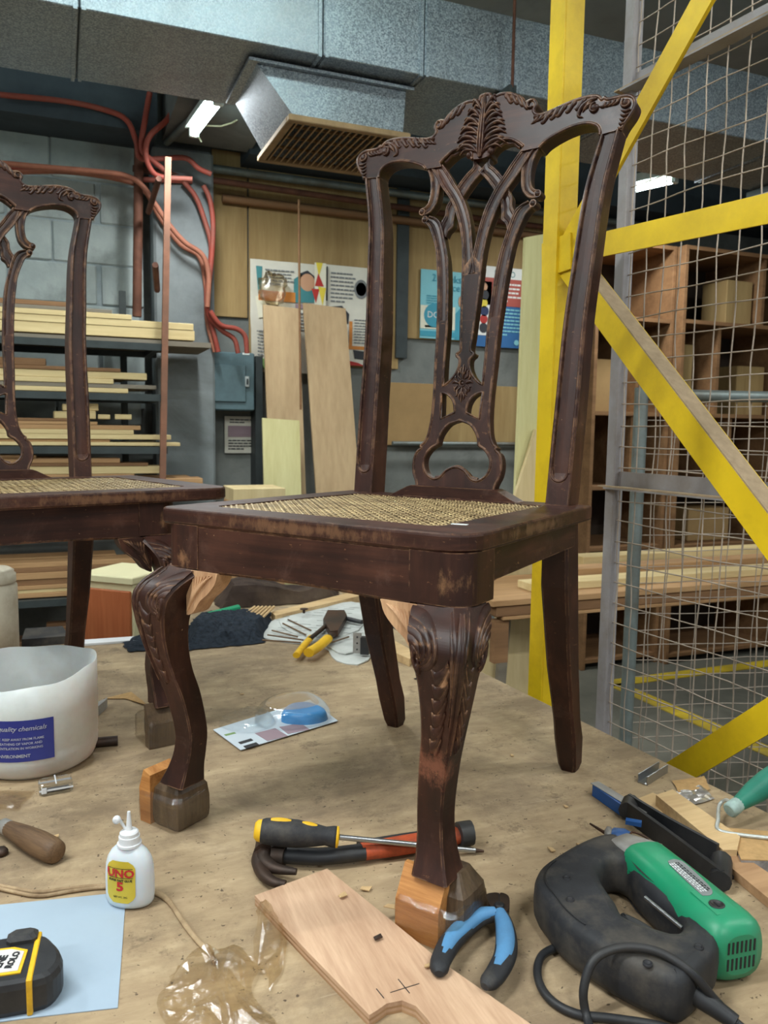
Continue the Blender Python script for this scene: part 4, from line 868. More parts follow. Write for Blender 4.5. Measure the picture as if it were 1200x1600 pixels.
        leaf(mb, S, [(196, 628), (184, 626), (172, 618), (168, 606), (176, 602)], 3.6, .006, 16); leaf(mb, S, [(190, 622), (180, 618), (174, 610)], 2.6, .005)
        dome(mb, S, (194, 613), 6.5, .0075); curl(mb, S, (194, 613), 9.5, 2.4, .006, .8, 1.6)
        dome(mb, S, (243, 611), 6.2, .006); curl(mb, S, (243, 611), 9, 2.2, .0055, 1.0, 2.2)
        for q in range(4): leaf(mb, S, [(232-7*q, 620.5-.6*q), (228-7*q, 614-.5*q), (221-7*q, 611+q)], 2.8, .005, 10)
        for q in range(5): leaf(mb, S, [(250-2.7*q, 600-6.2*q), (243-1.8*q, 598-6.2*q), (235-.6*q, 601-6.2*q)], 2.7, .005, 10)
        curl(mb, S, (86, 640), 8.5, 2.6, .006, .75, 1.2); dome(mb, S, (96, 619), 4.5, .006)
        for q in range(5): leaf(mb, S, [(100+8*q, 620+2*q), (96+8*q, 613+1.6*q), (88+8*q, 609+2*q)], 3, .0045, 10)
        # the big upright acanthus leaf
        for q in range(6):
            z0 = 578+q*14.5; ln = (40, 41, 37, 31, 25, 17)[q]
            leaf(mb, S, [(3.5, z0), (8+ln*.22, z0+13), (4+ln*.72, z0+17), (5+ln, z0+10)], 4.0, .0075, 16)
            leaf(mb, S, [(5, z0+2), (7+ln*.25, z0+7), (5+ln*.62, z0+8.5), (5+ln*.85, z0+2)], 2.8, .006, 14)
            leaf(mb, S, [(10+ln*.35, z0+15), (6+ln*.75, z0+20), (7+ln*.92, z0+17)], 2.2, .0055, 10)
        leaf(mb, S, [(2.2, 571), (4.6, 590), (4, 630), (2, 676)], 2.2, .0085, 20)
    leaf(mb, BP, [(0, 570), (0, 600), (0, 640), (0, 677)], 3.0, .0095, 20)
    mb.build('carved_foliage', CH, crest)
    # pierced splat
    ht = -.004; tk = .0185; mb = MB()
    strap(mb, S2U, S2D, ht-.0035, tk-.003); strap(mb, S0L, S0R, ht, tk); strap(mb, S1L, S1R, ht+.001, tk); strap(mb, S3L, S3R, ht, tk)
    for s_ in (1, -1):
        S = lambda x, z, h, s_=s_: BP(s_*x, z, h+ht)
        for c_, r_ in (((108, 495.5), 6.2), ((101, 481), 6.2)):
            ring = [(c_[0]+r_*math.cos(2*PI*k/14), c_[1]+r_*math.sin(2*PI*k/14)) for k in range(14)]
            mb.plate([ring], S, .001, -tk); dome(mb, S, c_, r_*.8, .005)
    o_ = cr(outer, 3); u_ = [uhole[0]]+cr(uhole[:4], 3)[1:-1]+cr(uhole[3:10], 3)[:-1]+cr(uhole[9:], 3); sh = cr(shole[:5], 3)+[shole[5]]; bg_ = cr(bighole, 3)
    # the lower openwork plate: one outline, two small openings and the large trefoil
    lp = o_+mir(o_)[::-1]+mir(u_)+u_[::-1]
    lp = [p for i, p in enumerate(lp) if math.hypot(p[0]-lp[i-1][0], p[1]-lp[i-1][1]) > .05]
    bigl = bg_+mir(bg_)[::-1]; bigl = [p for i, p in enumerate(bigl) if math.hypot(p[0]-bigl[i-1][0], p[1]-bigl[i-1][1]) > .05]
    mb.plate([lp, sh, mir(sh), bigl], BP, ht, ht-tk)
    # the stem between the plate and the fork
    mb.plate([[(13, 299), (14.9, 330), (16.2, 358.5), (17.6, 388), (0, 408), (-17.6, 388), (-16.2, 358.5), (-14.9, 330), (-13, 299)]], BP, ht, ht-tk)
    for L, c_ in ((o_, False), (mir(o_), False), (u_, False), (mir(u_), False), (sh, True), (mir(sh), True), (bigl, True)): bead(mb, L, ht-.0003, .0022, c_)
    for s_ in (1, -1): bead(mb, [(s_*13, 299), (s_*14.9, 330), (s_*16.2, 358.5), (s_*17.6, 388)], ht-.0003, .0019)
    bead(mb, [(-40, 33), (-26, 36), (-16, 46), (-6, 52), (0, 53), (6, 52), (16, 46), (26, 36), (40, 33)], ht-.006, .004)
    splat = mb.build('splat', CH, t)
    mb = MB(); S = lambda x, z, h: BP(x, z, h+ht)
    ring = [(4.6*math.cos(2*PI*k/12), 193+5.4*math.sin(2*PI*k/12)) for k in range(13)]; leaf(mb, S, ring, 1.6, .004, 24); dome(mb, S, (0, 193), 3, .0025)
    for s_ in (1, -1):
        S = lambda x, z, h, s_=s_: BP(s_*x, z, h+ht)
        leaf(mb, S, [(6, 193), (14, 196), (20, 193)], 3, .004); leaf(mb, S, [(8, 190), (13, 186), (17, 187)], 1.8, .0035)
        for v in (1, -1):
            leaf(mb, S, [(3, 193+7*v), (9, 193+12*v), (8, 193+19*v), (12, 193+22*v)], 2.2, .004); leaf(mb, S, [(10, 193+5*v), (14, 193+10*v), (12, 193+15*v)], 1.8, .0038)
            leaf(mb, S, [(1.5, 193+14*v), (5, 193+22*v), (3.5, 193+28*v)], 2, .004)
    for v in (1, -1): leaf(mb, lambda x, z, h: BP(x, z, h+ht), [(0, 193+7*v), (0, 193+18*v), (0, 193+32*v)], 2.6, .0048)
    mb.build('rosette', CH, splat)
    mb = MB(); pr = [(-.118, 0), (.118, 0), (.086, .016), (.078, .0185), (-.078, .0185), (-.086, .016)]
    mb.plate([pr], lambda a, b, h: (a, .408+h, SH+b), 0, .034); mb.build('splat_shoe', MT['chairx'], t)
    return t

MT['footwrap'] = wood('brown_wrapped_foot', (62, 48, 36), (104, 84, 62), 'z', 2, .45)
chair_main = make_chair('dining_chair', 'dark carved chair with pale repaired knees, nearest the camera on the bench', 'carved dining chairs', (0.2667, 0.9629, T), -0.96384, True)
c1, s1 = math.cos(-.96384), math.sin(-.96384)
def fromc1(x, y): return (0.2667+c1*x-s1*y, 0.9629+s1*x+c1*y, T)
chair_left = make_chair('dining_chair', 'dark carved chair cut by the left edge, its cane seat slid sideways', 'carved dining chairs', fromc1(-.5616, .0170), -.96384+1.1960, False, ((.108, -.018, 0), math.radians(4.5)))
# ------------------------------------------------------------------ things lying on the bench
def prow(P):
    d = np.array(P)-CAM; z = d @ _f; return 600+F*(d @ _r)/z, 800-F*(d @ _u)/z
def hgt(P, py):
    lo, hi = 0.0, 1.2
    for _ in range(40):
        m_ = (lo+hi)/2
        if prow((P[0], P[1], P[2]+m_))[1] > py: lo = m_
        else: hi = m_
    return lo
def rel(pxs, org, z=0.0):                       # bench-top outline of sighted points, relative to a thing's base
    return [(tab(x, y, z)[0]-org[0], tab(x, y, z)[1]-org[1]) for x, y in pxs]
def ang(a, b, z=0): A, B = tab(*a, z), tab(*b, z); return math.atan2(B[1]-A[1], B[0]-A[0])
up_ = lambda x, y, h: (x, y, h)
PM = {}
PM['black'] = plain('black_plastic', (34, 35, 38), .5, 0, .4, .2, 30, .08, (58, 56, 54), .35)
PM['rubber'] = plain('dusty_black_rubber', (40, 41, 44), .62, 0, .35, .2, 40, .15, (86, 80, 72), .3)
PM['yellow'] = plain('tool_yellow', (226, 178, 34), .5, 0, .4, .1, 20, .05, (150, 112, 40), .35)
PM['green'] = plain('tool_green', (18, 138, 96), .42, 0, .45, .08, 12, .04, (60, 128, 100), .3)
PM['blue'] = plain('tool_blue', (86, 140, 184), .55, 0, .4, .1, 14, .06, (70, 100, 130), .5)
PM['blue2'] = plain('deep_blue_paint', (30, 84, 150), .45, 0, .4, .12, 12, .05, (70, 84, 104), .4)
PM['steel'] = plain('bright_steel', (170, 172, 174), .3, .9, .5, .1, 20, .03)
PM['grey'] = plain('cast_metal', (158, 156, 152), .5, .3, .5, .14, 18, .1, (100, 92, 84), .5)
PM['iron'] = plain('dark_iron', (64, 54, 48), .55, .6, .4, .25, 22, .15, (94, 66, 50), .5)
PM['orange'] = plain('tool_orange', (206, 86, 44), .6, 0, .35, .15, 26, .1, (84, 50, 36), .6)
PM['handle'] = wood('old_tool_handle', (78, 58, 42), (124, 96, 68), 'x', 3, .6)
PM['cord'] = plain('dirty_beige_cord', (168, 144, 112), .7, 0, .2, .2, 50, .1, (112, 88, 64), .5)
PM['paperblue'] = plain('white_paper', (156, 172, 186), .6, 0, .25, .04, 4, .02, (144, 160, 176), .4)
PM['news'] = plain('newspaper', (196, 198, 194), .75, 0, .2, .08, 10, .05, (150, 150, 146), .5)
PM['tub'] = plain('cloudy_plastic', (204, 206, 204), .4, 0, .45, .05, 5, .03, (168, 158, 146), .5)
PM['tub'].node_tree.nodes['Principled BSDF'].inputs['Transmission Weight'].default_value = 0.0
PM['tub'].node_tree.nodes['Principled BSDF'].inputs['Subsurface Weight'].default_value = .15
PM['label'] = plain('blue_print_label', (36, 44, 122), .45, 0, .4, .08, 8, .02, (60, 66, 130), .4)
PM['white'] = plain('white_plastic', (214, 216, 218), .4, 0, .45, .03, 6, .02)
PM['gluebody'] = plain('milky_bottle', (206, 212, 218), .35, 0, .45, .03, 6, .02)
PM['gluebody'].node_tree.nodes['Principled BSDF'].inputs['Subsurface Weight'].default_value = .3
PM['gold'] = plain('gold_label', (212, 186, 60), .35, .3, .5, .15, 9, .02)
PM['redink'] = plain('red_ink', (190, 34, 36), .5)
PM['blackink'] = plain('black_ink', (30, 30, 34), .6)
PM['clear'] = film('clear_plastic', (250, 252, 253), .06, .05, 30, .5)
PM['bag'] = film('crumpled_bag', (246, 240, 228), .09, .18, 55, .5)
PM['cloth'] = plain('black_net_cloth', (36, 42, 50), .9, 0, .15, .5, 80, .6)
PM['ply'] = wood('light_plywood_piece', (170, 134, 106), (206, 172, 142), 'y', 2.2, .6, .4, wear=(150, 116, 90), wear_at=.68)
PM['plyedge'] = wood('plywood_layers', (120, 84, 56), (196, 158, 118), 'x', .4, .7)
PM['stick'] = wood('pale_stick', (172, 140, 98), (212, 182, 136), 'x', 1.2, .7)
PM['sand'] = plain('sandpaper', (176, 142, 98), .95, 0, .1, .15, 90, .5)
PM['greyedge'] = plain('speckled_edge', (150, 144, 140), .8, 0, .2, .4, 70, .2)
PM['foil'] = plain('crinkled_foil', (196, 192, 188), .28, .8, .5, .2, 30, .3)

# sheet of paper
o_ = tab(100, 1480); P = rel([(-60, 1421), (60, 1409), (197, 1395), (191, 1480), (184, 1576), (60, 1590), (-60, 1606)], o_)
mb = MB(); mb.plate([P], up_, .0012, .0003); s_ = mb.build('paper_sheet', PM['paperblue']); s_.location = o_; tag(s_, 'pale blue-white sheet of paper under the tape measure', 'paper')
# glue bottle
o_ = tab(204, 1409, .0014); H = hgt(o_, 1268); glue = thing('glue_bottle', 'milky glue bottle with gold label and thin nozzle', 'bottle', o_, -YAW-.12)
k = H/.150; W_ = .0305
mb = MB(); prof = [(.70, 0), (.88, .002), (.97, .008), (1.0, .02), (1.0, .045), (.97, .065), (.88, .078), (.72, .088), (.50, .096), (.42, .100)]
mb.lathe([(W_*r, z*k) for r, z in prof], (0, 0, 0), 32, sy=.62); body = mb.build('body', PM['gluebody'], glue)
mb = MB(); mb.lathe([(.0125, .096*k), (.0145, .0965*k), (.0145, .1000*k), (.0125, .1005*k), (.0125, .111*k), (.0112, .1115*k), (.0112, .117*k), (.0095, .119*k), (.0042, .1205*k), (.0034, .126*k), (.0019, .150*k), (.0, .150*k)], (0, 0, 0), 24, smooth=False); mb.build('cap', PM['white'], glue)
mb = MB(); mb.tube([(-.004, 0, .120*k), (-.009, 0, .130*k), (-.013, 0, .138*k)], .0018, 8); mb.lathe([(.0045, 0), (.005, .002), (.0045, .005), (.002, .006)], (-.0135, -.002, .138*k), 12, Matrix.Rotation(PI/2, 3, 'X')); mb.build('stopper', PM['white'], glue)
mb = MB(); rows = []
for j in range(13):
    v = -1+2*j/12; hw = .0185*(1-max(0, abs(v)-.62)**2*3.0); hw = max(.002, hw) if abs(v) < 1 else .010; z = .046*k+.0335*k*v
    rr = W_ if z < .05*k else W_*(1-.03*(z-.05*k)/(.02*k)-.05*max(0, (z-.065*k)/(.015*k)))
    rows.append([(-.004+hw*u, -.62*math.sqrt(max(0, rr*rr-(-.004+hw*u)**2))-.0006, z) for u in np.linspace(-1, 1, 9)])
mb.grid(rows); lab = mb.build('label', PM['gold'], glue)
def glue_txt(s, size, z, m_, bold=.0, sx=1):
    me = text_mesh(s, size, .0001, bold)
    for v_ in me.vertices:
        x = -.004+v_.co.x*sx; v_.co = Vector((x, -.62*math.sqrt(max(0, W_*W_-x*x))-.0011-v_.co.z, z*k+v_.co.y))
    me.materials.clear(); me.materials.append(m_); o = bpy.data.objects.new('lettering', me); COL.objects.link(o); o.parent = lab
glue_txt('UNO', .0135, .0605, PM['redink'], .0004, 1.15); glue_txt('SUPER FAST GLUE', .0038, .0495, PM['blackink'], .0001, 1); glue_txt('5', .015, .039, PM['redink'], .0005, 1.3); glue_txt('NET WT. 20G', .003, .0225, PM['blackink'], 0, 1)
for z in (.0685, .0535): mb = MB(); mb.grid([[(-.004+.016*u, -.62*math.sqrt(W_*W_-(-.004+.016*u)**2)-.0011, z*k+dz) for u in np.linspace(-1, 1, 9)] for dz in (0, .0007)]); mb.build('printed_line', PM['blackink'], lab)
# tape measure
o_ = tab(38, 1556, .0014); tm = thing('tape_measure', 'black tape measure with yellow band and scribbled label on the paper', 'tape measure', o_, ang((0, 1572), (70, 1560))+.0)
out = cr([(-.075, -.028), (.012, -.030), (.034, -.018), (.037, .006), (.026, .030), (.010, .048), (-.030, .050), (-.075, .040)], 3)
mb = MB()
def ringz(s, z): return [(x*s-.015*(1-s), y*s+.010*(1-s), z) for x, y in out]
mb.grid([ringz(.94, 0), ringz(1, .006), ringz(1, .028), ringz(.96, .034), ringz(.88, .037)], cu=True, smooth=False, cap0=True, cap1=True); mb.build('case', PM['black'], tm)
mb = MB(); mb.box((-.006, .040, .036), (.030, .020, .018), bev=.004); mb.build('lock', PM['rubber'], tm)
mb = MB(); mb.box((.0095, .008, .0190), (.0055, .080, .0385), bev=.001); mb.build('band', PM['yellow'], tm)
lp = [(-.075, -.016), (.0, -.018), (.002, .018), (-.012, .026), (-.075, .030)]; mb = MB(); mb.plate([lp], up_, .0382, .036); mb.build('label_border', PM['yellow'], tm)
lp = [(-.075, -.012), (-.003, -.0145), (-.001, .015), (-.014, .022), (-.075, .026)]; mb = MB(); mb.plate([lp], up_, .0390, .036); st_ = mb.build('label', plain('scuffed_sticker', (206, 208, 206), .5, 0, .3, .06, 40, 0, (196, 160, 150), .4), tm)
for s, x, y, sz in (('ROLO', -.010, .003, .0095), ('ENE', -.021, .003, .011), ('LINE', -.033, .003, .008)): lettering(s, sz, PM['blackink'], st_, Matrix.Translation((x, y, .0392)) @ Matrix.Rotation(1.35, 4, 'Z'), .0005)
# chisel with wooden handle
a, b = tab(8, 1302, .016), tab(88, 1342, .017); ch = thing('chisel', 'chisel with a worn brown wooden handle lying by the left edge', 'chisel', tab(48, 1330), math.atan2(b[1]-a[1], b[0]-a[0]))
L = math.hypot(b[0]-a[0], b[1]-a[1]); RY = Matrix.Rotation(PI/2, 3, 'Y')
mb = MB(); mb.lathe([(.0, -L/2), (.0095, -L/2), (.0112, -L*.40), (.0150, -L*.1), (.0172, L*.18), (.0168, L*.4), (.0150, L*.49), (.0125, L*.515), (0, L*.52)], (0, 0, .0172), 20, RY); mb.build('handle', PM['handle'], ch)
mb = MB(); mb.lathe([(.0098, -L/2-.006), (.0105, -L/2-.006), (.0108, -L/2+.012), (.0108, -L/2+.016)], (0, 0, .0172), 16, RY); mb.build('ferrule', PM['grey'], ch)
mb = MB(); mb.box((-L/2-.075, 0, .0145), (.14, .014, .004)); mb.tube([(-L/2-.02, 0, .016), (-L/2, 0, .0172)], .005, 8); mb.build('blade', PM['iron'], ch)
mb = MB(); mb.lathe([(.004, 0), (.009, .002), (.009, .006), (.006, .010), (0, .010)], (0, 0, 0), 14); o = mb.build('metal_ferrule', PM['iron']); o.location = tab(2, 1336); tag(o, 'small dark metal ferrule at the left edge under the chisel', 'ferrule')
# beige cord
pts = [(-30, 1378), (20, 1388), (60, 1394), (110, 1388), (160, 1384), (200, 1388), (238, 1392), (262, 1405), (285, 1438), (308, 1468), (328, 1488), (334, 1503)]
P = [tab(x, y, .0032) for x, y in pts]; mb = MB(); mb.tube(cr(P, 5), .0027, 8); P2 = [tab(x+2, y+4+2*math.sin(i), .0030) for i, (x, y) in enumerate(pts)]; mb.tube(cr(P2, 5), .0024, 8); tag(mb.build('cord', PM['cord']), 'dirty beige cord winding past the glue bottle', 'cord')
# crumpled plastic film
def crumple(name, label, px, peaks, mat, n=26, amp=.02, seed=1, base=.002, cat='plastic film'):
    """a crumpled sheet: px = 4 sighted corners; peaks = (u, v, height, spread); ridged so that it breaks into folds"""
    C4 = [Vector(tab(*p)) for p in px]; o_ = Vector(tab(sum(p[0] for p in px)/4, sum(p[1] for p in px)/4)); mb = MB(); rows = []
    for j in range(n+1):
        row = []
        for i in range(n+1):
            u, v = i/n, j/n; p = (C4[0]*(1-u)+C4[1]*u)*(1-v)+(C4[3]*(1-u)+C4[2]*u)*v-o_
            q = Vector((u*2.6+seed, v*2.6, seed)); h = (1-abs(noise.noise(q))*2.2)*amp*.7+(1-abs(noise.noise(q*2.1+Vector((3, 1, 0))))*2.0)*amp*.35
            ed = min(1, 5*min(u, 1-u, v, 1-v)+.15); h = max(.0008, h*ed)+base
            for (a_, b_, hh, sp) in peaks: h += hh*math.exp(-((u-a_)**2+(v-b_)**2)/sp)
            k_ = amp/.02
            row.append((p.x+.016*noise.noise(q*1.1+Vector((9, 0, 0)))*k_, p.y+.016*noise.noise(q*1.1+Vector((0, 9, 0)))*k_, h))
        rows.append(row)
    mb.grid(rows, smooth=False); o = mb.build(name, mat); o.location = o_; return tag(o, label, cat)
crumple('plastic_film', 'crumpled clear brownish plastic film in front of the plywood piece', [(245, 1530), (395, 1488), (425, 1620), (270, 1650)], [(.35, .25, .014, .06), (.7, .4, .018, .05)], PM['bag'], 17, .024, 3)
crumple('plastic_film', 'twisted upright end of plastic film leaning on the plywood piece', [(395, 1500), (415, 1440), (452, 1440), (430, 1560)], [(.6, .2, .040, .10)], PM['bag'], 8, .012, 5)
crumple('plastic_film', 'flat scrap of clear plastic bag in front of the white tub', [(-30, 1238), (54, 1238), (28, 1266), (-30, 1268)], [(.3, .4, .006, .06)], PM['bag'], 9, .006, 8)
# plywood piece with a notch
ZP = .013; o_ = tab(600, 1480); P = rel([(398, 1399), (511, 1357), (594, 1424), (692, 1504), (838, 1606), (800, 1640), (700, 1640), (668, 1592), (650, 1572), (628, 1563), (604, 1568), (590, 1578), (577, 1586), (480, 1486)], o_, ZP)
mb = MB(); mb.plate([P], up_, ZP, .0085); py_ = thing('plywood_piece', 'light plywood piece with a curved notch lying in front of the chair', 'plywood', o_)
mb.build('ply_layer', PM['ply'], py_)
for k, (z0, z1, m_) in enumerate(((.0085, .0060, 'plyedge'), (.0060, .0030, 'ply'), (.0030, .0002, 'plyedge'))): mb = MB(); mb.plate([[(x*.998, y*.998) for x, y in P]], up_, z0, z1); mb.build('ply_layer', PM[m_], py_)
for a, b in (((622, 1530), (640, 1552)), ((655, 1537), (610, 1551)), ((588, 1545), (600, 1560))):
    A, B = Vector(tab(*a, ZP))-Vector(o_), Vector(tab(*b, ZP))-Vector(o_); d = B-A; mb = MB(); mb.box(((A+B)/2)+Vector((0, 0, .0002)), (d.length, .0009, .0003), rz=math.atan2(d.y, d.x)); mb.build('pencil_mark', PM['blackink'], py_)
# combination pliers: blue handles
o_ = tab(770, 1440); pl = thing('pliers', 'black pliers with blue grips lying against the front chair foot', 'pliers', o_)
zh = .020
def hand(px, mat, name, r0, parent, z=zh, flat=.8, prof=None, n=12):
    P = [tab(x, y, z) for x, y in px]; P = [(p[0]-o_[0], p[1]-o_[1], p[2]-o_[2]) for p in cr(P, 6)]
    mb = MB(); mb.tube(P, (lambda t: r0*(prof(t) if prof else 1)), n, flat=flat, up=(0, 0, 1)); return mb.build(name, mat, parent)
pf = lambda t: (.78+.28*math.sin(PI*t))*(1 if t < .93 else max(.35, 1-(t-.93)*7))
for px in ([(775, 1428), (745, 1436), (710, 1465), (690, 1498), (686, 1522)], [(782, 1428), (790, 1455), (790, 1490), (776, 1520), (757, 1542)]):
    g = hand(px, PM['rubber'], 'grip', .0118, pl, prof=pf); hand([(x*.97+px[1][0]*.03-1, y-3) for x, y in px[:-1]], PM['blue'], 'blue_inlay', .0098, g, z=zh+.0032, flat=.85, prof=lambda t: (.7+.4*math.sin(PI*t)))
hd = cr([(766, 1424), (760, 1408), (764, 1404), (777, 1403), (779, 1407), (783, 1403), (794, 1408), (796, 1420), (792, 1432), (778, 1437)], 3, True)
mb = MB(); mb.plate([rel(hd, o_, zh)], up_, zh+.007, zh-.007); mb.build('jaws', PM['iron'], pl)
mb = MB(); q = rel([(780, 1424)], o_, zh)[0]; mb.lathe([(.006, 0), (.006, .002), (.004, .003), (0, .003)], (q[0], q[1], zh+.007), 14); mb.build('rivet', PM['black'], pl)
mb = MB(); A = rel([(779, 1404), (780, 1418)], o_, zh); mb.tube([(A[0][0], A[0][1], zh+.0068), (A[1][0], A[1][1], zh+.0068)], .0007, 5); mb.build('jaw_gap', PM['blackink'], pl)
# claw hammer and screwdriver
o_ = tab(560, 1330); hm = thing('claw_hammer', 'claw hammer with black and orange handle lying behind the front leg', 'hammer', o_)
hand([(430, 1335), (500, 1338), (570, 1331)], PM['black'], 'neck', .0125, hm, z=.015, flat=.85)
hand([(565, 1331), (620, 1322), (680, 1312), (722, 1304)], PM['orange'], 'grip', .0130, hm, z=.015, flat=.85, prof=lambda t: 1+.12*math.sin(PI*t))
hand([(560, 1322), (620, 1312), (690, 1302), (715, 1298)], PM['black'], 'grip_edge', .0085, hm, z=.018, flat=.8)
hand([(716, 1304), (728, 1302), (737, 1301)], PM['black'], 'end_cap', .0175, hm, z=.018, flat=.95)
tp = lambda t: 1.0-.62*t
hand([(417, 1300), (416, 1318), (413, 1334)], PM['iron'], 'poll', .0145, hm, z=.0165, flat=1.0)
hand([(412, 1326), (405, 1346), (413, 1367), (428, 1378), (446, 1381)], PM['iron'], 'claw', .0125, hm, z=.012, flat=.9, prof=tp)
hand([(414, 1328), (413, 1344), (424, 1354), (440, 1359), (463, 1362)], PM['iron'], 'claw', .0120, hm, z=.016, flat=.9, prof=tp)
hand([(424, 1336), (436, 1336), (446, 1337)], PM['iron'], 'socket', .0150, hm, z=.0155, flat=.95)
o_ = tab(560, 1330); sd = thing('screwdriver', 'screwdriver with black and yellow handle resting on the hammer', 'screwdriver', o_); zs = .044
def line3(a, za, b, zb): A, B = tab(*a, za), tab(*b, zb); return Vector(A)-Vector(o_), Vector(B)-Vector(o_)
A, B = line3((398, 1297), .052, (530, 1308), .043); d = (B-A); L = d.length; Q = d.to_track_quat('Z', 'Y').to_matrix()
mb = MB(); mb.lathe([(0, .004), (.0125, .004), (.0165, L*.12), (.0182, L*.3), (.0178, L*.5), (.0145, L*.72), (.0118, L*.84), (.0138, L*.93), (.0135, L*.965), (0, L*.965)], A, 20, Q); hdl = mb.build('handle', PM['rubber'], sd)
mb = MB(); mb.lathe([(0, 0), (.010, 0), (.0138, .004), (.0150, .012), (.0148, .014)], A, 20, Q); mb.build('end_cap', PM['yellow'], sd)
mb = MB(); mb.lathe([(.0139, L*.965), (.0135, L*.99), (.008, L), (0, L)], A, 20, Q); mb.build('collar', PM['yellow'], sd)
upv = Vector((0, 0, 1)); upv = (upv-d.normalized()*upv.dot(d.normalized())).normalized()
for t0, t1 in ((.18, .42), (.55, .74)):
    mb = MB(); P = [A+d*(t0+(t1-t0)*q/8)+upv*(.0165-.003*max(0, (t0+(t1-t0)*q/8)-.5)*6) for q in range(9)]; mb.tube(P, lambda t: .0052*(.55+.45*math.sin(PI*t)), 8, flat=.6, up=upv); mb.build('inlay', PM['yellow'], hdl)
A2, B2 = line3((530, 1308), .043, (742, 1329), .006); mb = MB(); mb.tube([A2, B2], .0036, 10); mb.build('shaft', PM['steel'], sd)
A3, B3 = line3((738, 1328.5), .0065, (756, 1330), .005); mb = MB(); mb.tube([A3, (A3+B3)/2, B3], lambda t: .0038*(1-.55*t), 8); mb.build('tip', PM['iron'], sd)
# ------------------------------------------------------------------ jigsaw lying on its side
o_ = tab(1010, 1440); js = thing('jigsaw', 'green and black electric jigsaw lying on its side', 'jigsaw', o_)
zc = .036
def body_between(a, b, prof, name, mat, z0=zc, z1=zc, n=24, sy=1.0, parent=None, sq=3.0):
    A, B = line3(a, z0, b, z1); d = B-A; L = d.length; ex = d.normalized(); ey = Vector((0, 0, 1)).cross(ex).normalized(); ez = ex.cross(ey); rows = []
    for t, ry, rz_ in prof:
        c = A+d*t; row = []
        for k in range(n):
            a_ = 2*PI*k/n; ca, sa = math.cos(a_), math.sin(a_); s1 = (abs(ca)**sq+abs(sa)**sq)**(-1/sq); row.append(c+ey*(ry*ca*s1)+ez*(rz_*sa*s1))
        rows.append(row)
    mb = MB(); mb.grid(rows, cu=True, cap0=True, cap1=True); return mb.build(name, mat, parent or js), A, d, ex, ey, ez
hs_, A, d, ex, ey, ez = body_between((1002, 1352), (1158, 1492), [(0, .030, .031), (.03, .033, .0335), (.3, .0345, .0345), (.70, .0355, .035), (.86, .036, .0355), (.94, .0345, .034), (.985, .029, .029), (1.0, .020, .022)], 'motor_housing', PM['green'])
Lh = d.length
for k in range(9):                                        # vent slots on the end cap
    for sgn in (1, -1):
        yy = -.0215+k*.0054; mb = MB(); c = A+ex*(Lh-.0068-(.0045 if abs(yy) > .017 else 0))+ey*yy+ez*(.0092*sgn)
        mb.box(c, (.0145, .0024, .013), M_=Matrix((ex, ey, ez)).transposed()); mb.build('vent_slot', PM['blackink'], hs_)
for k in range(7):
    c = A+ex*(Lh*.90)+ey*(.0355)*-1+ez*(-.018+k*.006); mb = MB(); mb.box(c, (.016, .004, .0026), M_=Matrix((ex, ey, ez)).transposed()); mb.build('vent_slot', PM['blackink'], hs_)
R3 = Matrix((ex, ey, ez)).transposed(); R4 = Matrix.Translation(A) @ R3.to_4x4()
def js_on(u, v, w_): return A+ex*(Lh*u)+ey*v+ez*w_
mb = MB(); lab = cr([(.30, .012), (.36, .016), (.62, .012), (.70, .004), (.70, -.006), (.66, -.008), (.34, -.004), (.29, .004)], 3, True)
mb.plate([lab], lambda u, v, h: js_on(u, v, .0347+h), .0008, -.002); lb_ = mb.build('rating_label', plain('rating_label', (120, 124, 124), .5), hs_)
rnd = random.Random(5)
for col_, ks in ((PM['blackink'], (0, 1)), (PM['white'], (2, 3, 4))):
    mb = MB()
    for k in ks:
        u = .33
        while u < .66: l_ = rnd.uniform(.01, .03); mb.box(js_on(u+l_/2, .0085-k*.003-.012*(u-.33)*.3, .0357), (l_*Lh*.8, .0014, .0004), M_=R3); u += l_+.006
    mb.build('small_print', col_, lb_)
mb = MB(); mb.lathe([(.0085, 0), (.0085, .0012), (.0065, .0016), (.0065, .0006), (0, .0006)], js_on(.80, -.004, .0348), 20, R3); cpb = mb.build('brush_cap', PM['black'], hs_); mb = MB(); mb.box(js_on(.80, -.004, .0357), (.009, .0018, .0008), M_=R3); mb.build('slot', PM['blackink'], cpb)
mb = MB(); mb.box(js_on(.76, -.002, .0343), (.045, .028, .0014), M_=R3, bev=.0005); mb.build('brush_plate', PM['green'], hs_)
body_between((960, 1328), (1012, 1358), [(0, .018, .016), (.15, .024, .024), (.5, .027, .027), (.85, .030, .030), (1.0, .031, .031)], 'gear_case', PM['grey'], sq=4)
gc, A_, d_, ex_, ey_, ez_ = body_between((952, 1306), (985, 1312), [(0, .006, .006), (.2, .011, .011), (.7, .012, .012), (1, .009, .009)], 'blade_clamp', PM['blue2'], .034, .034)
body_between((944, 1304), (957, 1306), [(0, .005, .005), (.3, .0105, .0105), (.8, .0105, .0105), (1, .006, .006)], 'clamp_collar', PM['grey'], .034, .034)
A_, B_ = line3((922, 1287), .034, (948, 1303), .034); mb = MB(); mb.tube([A_+(B_-A_)*q/12 for q in range(13)], lambda t: .0028*(.5+.5*t)*(1+.25*math.sin(t*75)), 8); mb.build('blade', PM['iron'], js)
A_, B_ = line3((985, 1316), .045, (1012, 1318), .04); mb = MB(); mb.tube(cr([A_, A_+Vector((.012, .012, .006)), B_+Vector((.004, .006, .004)), B_], 4), .0016, 6); mb.build('clamp_wire', PM['iron'], js)
